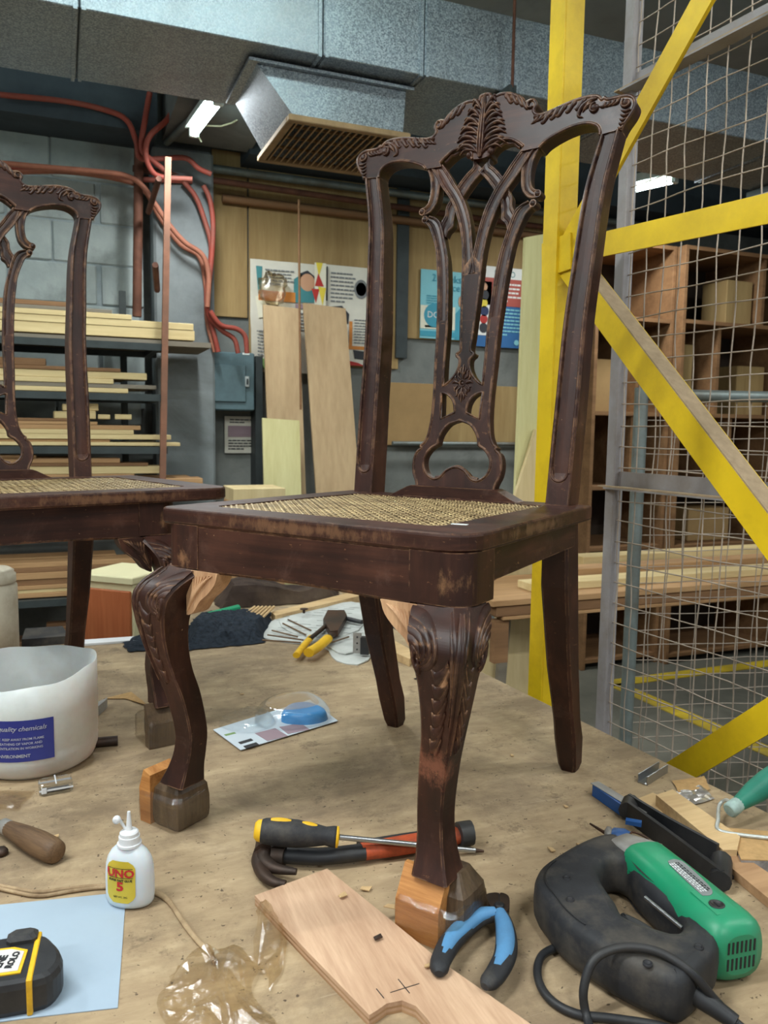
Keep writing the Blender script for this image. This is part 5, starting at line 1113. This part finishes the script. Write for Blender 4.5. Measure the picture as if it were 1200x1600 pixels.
# D handle: a rounded slab with its grip opening
def inset(L, d):
    n = len(L); out = []; A2 = sum(L[i-1][0]*L[i][1]-L[i][0]*L[i-1][1] for i in range(n)); sg = 1 if A2 > 0 else -1
    for i in range(n):
        a, b = Vector(L[i-1]), Vector(L[(i+1) % n]); t_ = (b-a).normalized(); nn = Vector((-t_.y, t_.x))*sg; out.append((L[i][0]+nn.x*d, L[i][1]+nn.y*d))
    return out
def slab(name, mat, outer, holes, z0, z1, r, parent):
    mb = MB(); zs = [(z0, r), (z0+r*.3, r*.3), (z0+r, 0), ((z0+z1)/2, -r*.08), (z1-r, 0), (z1-r*.5, r*.18), (z1-r*.12, r*.55), (z1, r*1.1)]
    for L, s_ in [(outer, 1)]+[(h_, -1) for h_ in holes]: mb.grid([[(x, y, z) for x, y in inset(L, g*s_)] for z, g in zs], cu=True)
    for z, g, fl in ((z1, r*1.1, 1), (z0, r, -1)):
        LL = [inset(outer, g)]+[inset(h_, -g) for h_ in holes]; tri = geometry.tessellate_polygon([[Vector((x, y, 0)) for x, y in L] for L in LL]); fl_ = [p for L in LL for p in L]
        mb.add([(x, y, z) for x, y in fl_], [tuple(t_) for t_ in tri])
    return mb.build(name, mat, parent)
hz = .030
ho = cr(rel([(940, 1330), (910, 1340), (877, 1358), (846, 1380), (835, 1400), (838, 1418), (851, 1436), (868, 1460), (893, 1483), (923, 1503), (960, 1527), (993, 1544), (1033, 1562), (1062, 1570), (1086, 1556), (1104, 1535), (1118, 1520), (1122, 1490), (1108, 1466), (1060, 1430), (1010, 1390), (985, 1352), (965, 1332)], o_, hz), 3, True)
hi = cr(rel([(936, 1396), (944, 1376), (962, 1370), (980, 1378), (994, 1396), (1030, 1434), (1058, 1456), (1066, 1476), (1052, 1490), (1026, 1484), (990, 1472), (972, 1460), (962, 1440), (948, 1420)], o_, hz), 3, True)
hd_ = slab('handle', PM['rubber'], ho, [hi], .004, .058, .012, js)
tr = cr(rel([(968, 1446), (990, 1474), (1030, 1486), (1020, 1470), (990, 1452)], o_, hz), 3, True); slab('trigger', PM['black'], tr, [], .016, .046, .004, js)
A_, B_ = line3((1008, 1402), .050, (1066, 1450), .046); mb = MB(); mb.tube([A_, B_], .0022, 8); mb.build('steel_pin', PM['steel'], js)
ed_ = [Vector((x, y, .0585)) for x, y in inset(ho, .011)][8:26]; mb = MB(); mb.tube(ed_, .0008, 5); mb.build('mould_line', PM['black'], hd_)
for x, y in ((886, 1372), (891, 1406), (1012, 1506), (1092, 1480)):
    q = rel([(x, y)], o_, zc+.022)[0]; mb = MB(); mb.lathe([(.0048, 0), (.0048, .0025), (.0034, .0025), (.0030, .0005), (0, .0005)], (q[0], q[1], 0.0568), 14); mb.build('screw_hole', PM['blackink'], hd_)
A_, B_ = line3((1075, 1545), .030, (1150, 1598), .018); mb = MB(); mb.tube([A_+(B_-A_)*q/10 for q in range(11)], lambda t: .0115-.004*t, 12); mb.build('strain_relief', PM['black'], js)
P = [Vector(tab(x, y, z))-Vector(o_) for x, y, z in [(1150, 1598, .016), (1175, 1625, .008), (1120, 1640, .005), (1040, 1606, .005), (960, 1592, .005), (900, 1584, .005), (858, 1560, .005), (840, 1525, .005), (848, 1492, .006), (885, 1476, .008), (905, 1478, .007)]]
mb = MB(); mb.tube(cr(P, 6), .0046, 10); mb.build('power_cord', PM['black'], js)
P = [Vector(tab(x, y, z))-Vector(o_) for x, y, z in [(935, 1640, .005), (917, 1590, .006), (912, 1545, .03), (930, 1498, .055), (975, 1480, .064), (1030, 1488, .064), (1080, 1520, .055), (1115, 1560, .03), (1150, 1598, .010)]]
mb = MB(); mb.tube(cr(P, 6), .0046, 10); mb.build('power_cord', PM['black'], js)
# ------------------------------------------------------------------ saw with blue bar beside the jigsaw
o_ = tab(1030, 1310); sw = thing('saw_guide', 'blue bar with a long black steel shoe behind the jigsaw', 'saw', o_)
def blade_wall(px, z0, z1, th, name, mat, zs_=.0):
    P = [Vector(tab(x, y, zs_))-Vector(o_) for x, y in px]; a = P[0]; b = P[-1]; d = (b-a); d.z = 0; n_ = Vector((-d.y, d.x, 0)).normalized()*th
    rows = []
    for p in cr([tuple(p) for p in P], 3):
        p = Vector(p); p.z = 0; rows.append([p+Vector((0, 0, z0)), p+Vector((0, 0, z1)), p+n_+Vector((0, 0, z1)), p+n_+Vector((0, 0, z0))])
    mb = MB(); mb.grid(rows, cu=True, smooth=False, cap0=True, cap1=True); return mb.build(name, mat, sw)
blade_wall([(925, 1244), (985, 1287)], .001, .019, .016, 'bar', PM['blue2'])
blade_wall([(922, 1242), (1000, 1292)], .0192, .0202, .016, 'bar_top', PM['grey'])
blade_wall([(978, 1283), (1040, 1330), (1124, 1396)], .001, .030, .006, 'shoe', PM['black'])
blade_wall([(980, 1270), (1040, 1308), (1118, 1352)], .001, .030, .005, 'shoe', PM['black'])
blade_wall([(980, 1281), (1050, 1326), (1128, 1380)], .001, .005, .028, 'shoe_floor', PM['black'])
for (a, b, nm) in (((980, 1284), (986, 1270), 'shoe_end'), ((1124, 1396), (1126, 1362), 'shoe_end')):
    A_, B_ = Vector(tab(*a))-Vector(o_), Vector(tab(*b))-Vector(o_); mb = MB(); mb.tube([A_+Vector((0, 0, .016)), B_+Vector((0, 0, .016))], .014, 10); mb.build(nm, PM['black'], sw)
A_ = Vector(tab(990, 1285, .022))-Vector(o_); mb = MB(); mb.box(A_, (.022, .010, .006), rz=-.75); mb.build('clip', PM['blue2'], sw)
# ------------------------------------------------------------------ offcuts on the right of the bench
def prism(name, label, px, h, mat, z=0.0, cat='offcut', sides=None):
    o_ = tab(*px[0], z); P = rel(px, o_, z); mb = MB(); mb.plate([P], up_, h, 0.0005); o = mb.build(name, mat if not sides else [mat]); o.location = o_; return tag(o, label, cat)
prism('wood_offcut', 'pale wedge of wood lying beside the black saw shoe', [(1024, 1263), (1050, 1254), (1155, 1330), (1150, 1352), (1128, 1352)], .022, PM['stick'])
prism('wood_offcut', 'long grey-brown strip of wood at the right edge', [(1120, 1352), (1150, 1344), (1290, 1440), (1260, 1470)], .013, PM['plyedge'])
prism('wood_offcut', 'thin pale strip of wood in front of the metal channel', [(985, 1256), (1020, 1242), (1060, 1262), (1030, 1276)], .004, PM['stick'])
o_ = tab(1165, 1330); sdp = thing('sanding_block', 'block faced with sandpaper at the right edge', 'sanding block', o_); P = rel([(1135, 1311), (1215, 1318), (1260, 1365), (1157, 1362)], o_)
mb = MB(); mb.plate([P], up_, .016, .0005); mb.build('core', PM['greyedge'], sdp); mb = MB(); mb.plate([P], up_, .0175, .016); mb.build('sandpaper', PM['sand'], sdp)
prism('wood_offcut', 'small tan offcut under the sanding block at the right edge', [(1180, 1385), (1230, 1368), (1260, 1395), (1210, 1410)], .012, PM['stick'])
o_ = tab(1020, 1215); uc = thing('metal_channel', 'short bright metal channel near the right rear leg', 'metal channel', o_, ang((1005, 1222), (1037, 1202)))
Lc = math.dist(tab(1005, 1222), tab(1037, 1202))
for y, z, d in ((-.008, .0075, (Lc, .0014, .015)), (.008, .0075, (Lc, .0014, .015)), (0, .001, (Lc, .0165, .0014))): mb = MB(); mb.box((0, y, z), d); mb.build('flange', PM['steel'], uc)
crumple('foil_scrap', 'crinkled silver foil scrap on the offcuts at the right', [(1050, 1240), (1095, 1228), (1118, 1250), (1075, 1262)], [], PM['foil'], 9, .005, 4, cat='foil')
crumple('paper_scrap', 'small tan paper scrap beside the wedge of wood', [(1050, 1222), (1100, 1215), (1110, 1236), (1060, 1244)], [], PM['sand'], 6, .003, 6, cat='paper')
# paint roller handle
rl = thing('paint_roller', 'paint roller with a green handle at the right edge', 'paint roller', (0, 0, 0)); o_ = (0, 0, 0)
b0 = Vector(tab(1146, 1262, .035)); b1 = Vector(tab(1235, 1196, .075))
d = b1-b0; L = d.length; Q = d.to_track_quat('Z', 'Y').to_matrix()
mb = MB(); mb.lathe([(0, 0), (.0085, 0), (.0105, .004), (.0105, .010), (.0120, .020), (.0165, L*.35), (.0185, L*.6), (.017, L*.9), (.012, L), (0, L)], b0, 18, Q); mb.build('handle', plain('green_grip', (40, 122, 102), .5, 0, .4, .1, 16, .05, (30, 96, 82), .4), rl)
mb = MB(); mb.lathe([(.009, -.010), (.0115, -.008), (.0112, .006), (.0106, .012)], b0, 14, Q); mb.build('ferrule', plain('paint_spattered_ferrule', (156, 178, 172), .5, .2, .4, .3, 60, .1), rl)
P = [Vector(tab(1146, 1262, .035)), Vector(tab(1136, 1250, .032)), Vector(tab(1124, 1258, .022)), Vector(tab(1122, 1280, .024)), Vector(tab(1123, 1297, .022)), Vector(tab(1160, 1305, .020)), Vector(tab(1230, 1312, .021))]
mb = MB(); mb.tube(cr(P, 5), .0028, 8); mb.build('wire_arm', plain('paint_coated_wire', (196, 200, 196), .4, .5, .5, .2, 60, .1), rl)
# ------------------------------------------------------------------ blister pack under the chair
o_ = tab(430, 1140); bp_ = thing('blister_pack', 'opened blister pack with a blue insert lying under the chair', 'blister pack', o_)
MT['cardprint'] = plain('blister_card', (196, 206, 214), .45, 0, .4, .06, 10, .02)
P = rel([(333, 1143), (376, 1175), (528, 1129), (484, 1096)], o_); mb = MB(); mb.plate([[(x, y) for x, y in P]], up_, .004, .003); mb.build('card', MT['cardprint'], bp_)
for px, m_, nm in (([(372, 1160), (392, 1154), (396, 1157), (376, 1163)], PM['blackink'], 'printed_block'), ([(380, 1166), (400, 1160), (405, 1163.5), (385, 1170)], PM['blackink'], 'printed_block'), ([(398, 1146), (430, 1138), (450, 1150), (418, 1158)], INK['mauve'], 'photo'), ([(436, 1136), (470, 1130), (484, 1140), (450, 1147)], INK['mauve'], 'photo'), ([(350, 1148), (366, 1144), (369, 1146), (353, 1150)], INK['green'], 'printed_block')):
    mb = MB(); mb.plate([rel(px, o_, .004)], up_, .0044, .004); mb.build(nm, m_, bp_)
def dome_px(px, h, name, mat, z0=.004, n=7, top=.55):
    P = rel(px, o_, z0); P = cr(P, 4, True); cx, cy = sum(p[0] for p in P)/len(P), sum(p[1] for p in P)/len(P); rows = []
    for k in range(n+1):
        t = k/n; s_ = 1-(1-top)*t**2.2; rows.append([(cx+(x-cx)*s_+.0015*noise.noise(Vector((x*60, y*60, t*3))), cy+(y-cy)*s_, z0+h*math.sin(t*PI/2)) for x, y in P])
    mb = MB(); mb.grid(rows, cu=True, cap1=True); return mb.build(name, mat, bp_)
dome_px([(345, 1136), (392, 1146), (430, 1130), (400, 1110), (352, 1124)], .014, 'bubble', PM['clear'], top=.8)
dome_px([(398, 1132), (455, 1142), (518, 1126), (480, 1098), (420, 1108)], .034, 'bubble', PM['clear'], top=.7)
dome_px([(440, 1128), (480, 1133), (512, 1124), (486, 1110), (452, 1112)], .020, 'insert', plain('blue_insert', (70, 140, 196), .4, 0, .4, .1), top=.75)
# ------------------------------------------------------------------ newspaper with riveter and rods
o_ = tab(500, 990); npz = thing('newspaper', 'spread pile of newspaper under the yellow-handled riveter', 'newspaper', o_)
for k, px in enumerate(([(398, 992), (440, 965), (480, 952), (566, 944), (600, 975), (575, 1034), (526, 1034), (506, 1012), (455, 1006)], [(420, 990), (450, 962), (560, 945), (580, 1000), (540, 1026), (500, 1008)], [(436, 975), (500, 950), (566, 948), (560, 990), (480, 1000)])):
    P = cr(rel(px, o_), 3, True); mb = MB(); mb.plate([P], lambda x, y, h: (x, y, h+.0015*math.sin(x*60+k)), .004+.003*k, .001+.003*k); pg = mb.build('sheet', PM['news'], npz)
    if k > 0:
        rnd = random.Random(k); mb = MB()
        for q in range(40):
            a_ = rnd.uniform(0, 6.28); x, y = rel([(rnd.uniform(440, 560), rnd.uniform(952, 1000))], o_)[0]; 
            mb.box((x, y, .0068+.003*(k-1)+.0015), (.032, .0016, .0004), rz=-.5)
        mb.build('small_print', INK['grey'], pg)
o_ = tab(500, 990); rv = thing('hand_riveter', 'hand riveter with bright yellow handles on the newspaper', 'riveter', o_); zr = .022
hd = [(505, 972), (512, 958), (538, 958), (542, 966), (528, 990), (516, 992)]
mb = MB(); mb.plate([rel(hd, o_, zr)], up_, zr+.010, zr-.008); mb.build('head', PM['darkhead'] if 'darkhead' in PM else PM['iron'], rv)
hand([(512, 975), (497, 988), (484, 998)], PM['iron'], 'lever', .007, rv, z=zr)
hand([(486, 996), (474, 1010), (463, 1024)], PM['yellow'], 'grip', .0095, rv, z=zr-.004)
hand([(530, 975), (520, 990), (510, 1000)], PM['iron'], 'lever', .010, rv, z=zr)
hand([(512, 998), (498, 1010), (482, 1020)], PM['yellow'], 'grip', .0145, rv, z=zr+.002)
hand([(540, 966), (556, 970), (566, 972)], PM['black'], 'nose', .008, rv, z=zr)
for k, (a, b) in enumerate((((410, 1000), (470, 1004)), ((425, 985), (465, 995)), ((442, 974), (478, 992)), ((450, 968), (486, 985)), ((505, 1008), (545, 995)), ((418, 992), (474, 1000)))):
    A, B = tab(*a, .0135), tab(*b, .0135); mb = MB(); mb.tube([A, B], .0022, 6); tag(mb.build('thin_rod', PM['handle']), 'thin brown rod lying on the newspaper beside the riveter', 'rod', 'rods on the newspaper')
o_ = tab(558, 1028); hg = thing('hinge', 'small steel hinge plate standing at the edge of the newspaper', 'hinge', (o_[0], o_[1], o_[2]+.011), -YAW-.2)
mb = MB(); mb.box((0, 0, .028), (.022, .003, .054)); lf = mb.build('leaf', PM['grey'], hg)
for z in (.012, .028, .044): mb = MB(); mb.lathe([(.0022, 0), (.0022, .001), (0, .001)], (0, -.0015, z), 8, Matrix.Rotation(PI/2, 3, 'X')); mb.build('screw_hole', PM['blackink'], lf)
mb = MB(); mb.box((.020, .004, .022), (.022, .018, .044)); mb.build('block', PM['black'], hg)
# sticks, wood block, black cloth and a dark bundle at the back of the bench
prism('wood_stick', 'pale squared stick lying behind the newspaper', [(424, 966), (430, 972), (562, 940), (556, 932)], .020, PM['stick'], cat='stick')
mb = MB(); a = tab(475, 958, .021); mb.tube([(a[0], a[1], a[2]), (a[0], a[1], a[2]+.012)], .004, 10); mb.lathe([(.003, 0), (.0125, 0), (.0125, .002), (.003, .002)], (a[0], a[1], a[2]+.012), 18); tag(mb.build('washer_bolt', PM['iron']), 'bolt with a round washer standing on the pale stick', 'bolt')
prism('wood_block', 'short pale wood block beside the left rear chair leg', [(600, 1024), (640, 1042), (648, 1030), (612, 1010)], .020, PM['stick'], cat='wood block')
o_ = tab(330, 990); 
def cloth(name, label, px, mat, hfun, n=30, cat='cloth', fuzz=True):
    C4 = [Vector(tab(*p)) for p in px]; o_ = Vector(tab(sum(p[0] for p in px)/4, sum(p[1] for p in px)/4)); mb = MB(); rows = []
    for j in range(n+1):
        row = []
        for i in range(n+1):
            u, v = i/n, j/n; p = (C4[0]*(1-u)+C4[1]*u)*(1-v)+(C4[3]*(1-u)+C4[2]*u)*v-o_; q = Vector((u*4, v*4, 2)); ed = min(1, 8*min(u, 1-u, v, 1-v))
            h = .003+ed*(hfun(u, v)+.010*noise.noise(q)+.004*noise.noise(q*3.1)+(.0035*noise.noise(q*14) if fuzz else 0))
            row.append((p.x+.012*noise.noise(q*1.6), p.y+.012*noise.noise(q*1.6+Vector((5, 5, 5))), max(.001, h)))
        rows.append(row)
    mb.grid(rows, smooth=False); o = mb.build(name, mat); o.location = o_; return tag(o, label, cat)
cloth('net_cloth', 'bunched black net cloth lying behind the front left leg', [(300, 968), (428, 958), (410, 1006), (290, 1018)], PM['cloth'], lambda u, v: .040*math.sin(PI*v)*(1-.5*u)+.012, 44)
cloth('net_cloth', 'flat end of black net cloth reaching to the bench end', [(190, 1002), (305, 978), (300, 1016), (200, 1020)], PM['cloth'], lambda u, v: .006+.006*u, 26)
MT['sack'] = plain('dark_sack', (58, 46, 40), .8, 0, .2, .4, 14, .4, (94, 78, 62), .5)
cloth('tool_sack', 'dark sagging sack at the far edge of the bench', [(330, 937), (530, 927), (526, 940), (345, 953)], MT['sack'], lambda u, v: .055+.02*math.sin(u*7), 24, 'sack', False)
A, B = tab(325, 962, .03), tab(372, 950, .03); mb = MB(); mb.tube([A, (np.array(A)*.1+np.array(B)*.9), B], .011, 12); tag(mb.build('green_marker', PM['green']), 'green tube lying behind the black net cloth', 'tube')
for k in range(6):
    A, B = tab(372+7*k, 968, .026), tab(398+6*k, 948, .034); mb = MB(); mb.tube([A, B], .004, 6); tag(mb.build('thin_rod', PM['stick']), 'pale dowel in the bundle behind the black net cloth', 'dowel', 'dowels behind the cloth')
# ------------------------------------------------------------------ white tub and its neighbours at the left
o_ = (-.056, 1.478, T); tb = thing('plastic_tub', 'cut-down cloudy plastic tub with a blue label', 'tub', o_); HT = hgt((o_[0]+.1, o_[1], T), 1022)
def rimz(a): return HT*(.985-.12*max(0, math.cos(a+2.2))+.012*math.sin(3*a+1)+.008*math.sin(7*a))
mb = MB(); rows = []; RT = .106
for s_ in (0, 1):
    prof = [(.80, 0), (.93, .010), (.985, .026), (1.0, .040), (.992, .044), (1.0, .050), (1.005, .11), (1.0, 1)] if s_ == 0 else [(.985, 1), (.985, .06), (.96, .03), (.80, .004)]
    for r, z in prof:
        rows.append([(RT*r*math.cos(2*PI*k/48), RT*r*math.sin(2*PI*k/48), (rimz(2*PI*k/48) if z == 1 else z)) for k in range(48)])
mb.grid(rows, cu=True, cap0=True, cap1=True); mb.build('wall', PM['tub'], tb)
a0 = math.atan2(tab(40, 1200)[1]-o_[1], tab(40, 1200)[0]-o_[0]); mb = MB(); rows = []
zl0, zl1 = hgt(tab(45, 1216), 1180), hgt(tab(45, 1216), 1117)
ca = -PI/2-.30
for j in range(5):
    z = zl0+(zl1-zl0)*j/4; rows.append([(RT*1.008*math.cos(ca+.62*u), RT*1.008*math.sin(ca+.62*u), z) for u in np.linspace(-1, 1, 16)])
mb.grid(rows); tl = mb.build('label', PM['label'], tb)
def wrap_text(s, size, zz, a_c, mat, parent, bold=0, shear=0):
    me = text_mesh(s, size, .0001, bold, 'CENTER', shear)
    for v_ in me.vertices:
        a_ = a_c+v_.co.x/(RT*1.012); v_.co = Vector((RT*1.0125*math.cos(a_), RT*1.0125*math.sin(a_), zz+v_.co.y))
    me.materials.clear(); me.materials.append(mat); o = bpy.data.objects.new('lettering', me); COL.objects.link(o); o.parent = parent
hl = zl1-zl0
wrap_text('High quality chemicals', .011, zl0+hl*.80, ca+.05, PM['white'], tl, .0001, .35)
for q, s in enumerate(('CAREFULLY. KEEP AWAY FROM FLAME', 'AVOID BREATHING OF VAPOR AND', 'ENSURE VENTILATION IN WORKING')): wrap_text(s, .0055, zl0+hl*(.55-.11*q), ca+.03, PM['white'], tl, .0001)
wrap_text('Ph. ENVIRONMENT', .0075, zl0+hl*.14, ca-.02, PM['white'], tl, .0002)
# clear organiser case
o_ = tab(88, 1240); cc = thing('clear_case', 'small clear plastic parts case in front of the tub', 'parts case', o_, ang((62, 1252), (118, 1242)))
mb = MB(); mb.box((0, .012, .009), (.050, .034, .018), bev=.003); mb.build('box', PM['clear'], cc); mb = MB(); mb.box((0, .012, .003), (.040, .010, .003)); mb.build('contents', plain('screws', (92, 92, 94), .5, .4, .4, .5, 90, .4), cc)
mb = MB(); mb.box((0, .012, .0187), (.002, .034, .0012)); mb.build('lid_rib', PM['white'], cc); mb = MB(); mb.box((-.018, -.0055, .010), (.008, .002, .010), bev=.0008); mb.build('clasp', PM['white'], cc)
for y in (-.0045, .0285): mb = MB(); mb.box((0, y, .0095), (.050, .0012, .0025)); mb.build('lid_edge', PM['white'], cc)
# dark cylinder, grey scrap, pale offcut
A, B = tab(150, 1160, .009), tab(184, 1157, .009); mb = MB(); mb.tube([A, B], .009, 14); tag(mb.build('metal_socket', PM['iron']), 'dark metal cylinder lying right of the tub', 'cylinder')
prism('grey_scrap', 'grey cardboard scrap standing right of the tub', [(150, 1122), (166, 1108), (168, 1104), (152, 1112)], .020, PM['grey'], cat='scrap')
o_ = tab(195, 1094); mb = MB(); P = rel([(162, 1093), (205, 1083), (232, 1105), (228, 1104), (196, 1093)], o_); mb.plate([P], lambda x, y, h: (x, y, h+.10*max(0, x)*.4+.001), .0015, .0005); o = mb.build('sandpaper_scrap', PM['sand']); o.location = o_; tag(o, 'curled olive paper scrap behind the left leg', 'paper')
# stained white container at the left edge
o_ = tab(-2, 1028); H = hgt(o_, 890); wc = thing('paint_container', 'stained white container cut by the left edge', 'container', (o_[0]-.015, o_[1]+.03, T)); MT['stained'] = plain('stained_white', (196, 188, 170), .6, 0, .3, .1, 12, .05, (132, 110, 84), .7)
mb = MB(); mb.lathe([(.058, 0), (.062, .006), (.062, H*.80), (.058, H*.82), (.058, H*.84)], (0, 0, 0), 28); mb.build('body', MT['stained'], wc)
mb = MB(); mb.lathe([(.0595, H*.84), (.0595, H*.93), (.055, H*.94), (.055, H*.97), (.045, H), (0, H)], (0, 0, 0), 28); mb.build('lid', MT['stained'], wc)
# dark tray and white strip at the far bench edge
prism('dark_tray', 'dark flat tray behind the white tub', [(34, 1012), (108, 1006), (98, 990), (40, 994)], .022, PM['rubber'], cat='tray')
prism('white_strip', 'thin white strip along the far edge of the bench', [(112, 1011), (232, 1002), (231, 996), (112, 1004)], .006, PM['white'], cat='strip')
# wood chips and shavings
rnd = random.Random(11)
chips = [(430, 1382, 0, 'tan chip beside the hammer claw'), (572, 1392, 0, 'pointed tan chip right of the plywood piece'), (650, 1062, 0, 'dark sliver near the left rear leg'), (378, 1086, 0, 'pale shaving behind the blister pack'), (862, 1330, 0, 'chip left of the jigsaw handle'), (884, 1262, 0, 'chip left of the blue bar'), (905, 1322, 0, 'chip beside the jigsaw blade'), (85, 1310, 0, 'pale curled shaving above the chisel handle'), (610, 1420, 1, 'chip in the middle of the plywood piece'), (536, 1402, 1, 'chip near the top edge of the plywood piece'), (668, 1512, 1, 'chip beside the pliers on the plywood piece'), (590, 1468, 1, 'dark crumb on the plywood piece'), (800, 1182, 0, 'chip between the right chair legs'), (500, 1352, 0, 'chip between hammer and plywood piece'), (262, 1266, 0, 'chip in front of the left foot block'), (960, 1250, 0, 'curled shaving beyond the blue bar')]
for x, y, on, lb in chips:
    a = tab(x, y, .0135 if on else 0); s_ = rnd.uniform(.004, .008); mb = MB(); mb.plate([[(-s_, -s_*.4), (s_*.7, -s_*.6), (s_, s_*.3), (-s_*.5, s_*.6)]], lambda p, q, h: (p, q, h+abs(p)*.35), .0015, .0003); o = mb.build('wood_chip', PM['iron'] if 'dark' in lb else PM['stick']); o.location = (a[0], a[1], a[2]+.0003); o.rotation_euler = (0, 0, rnd.uniform(0, 6)); tag(o, 'tiny '+lb, 'wood chip', 'chips on the bench')
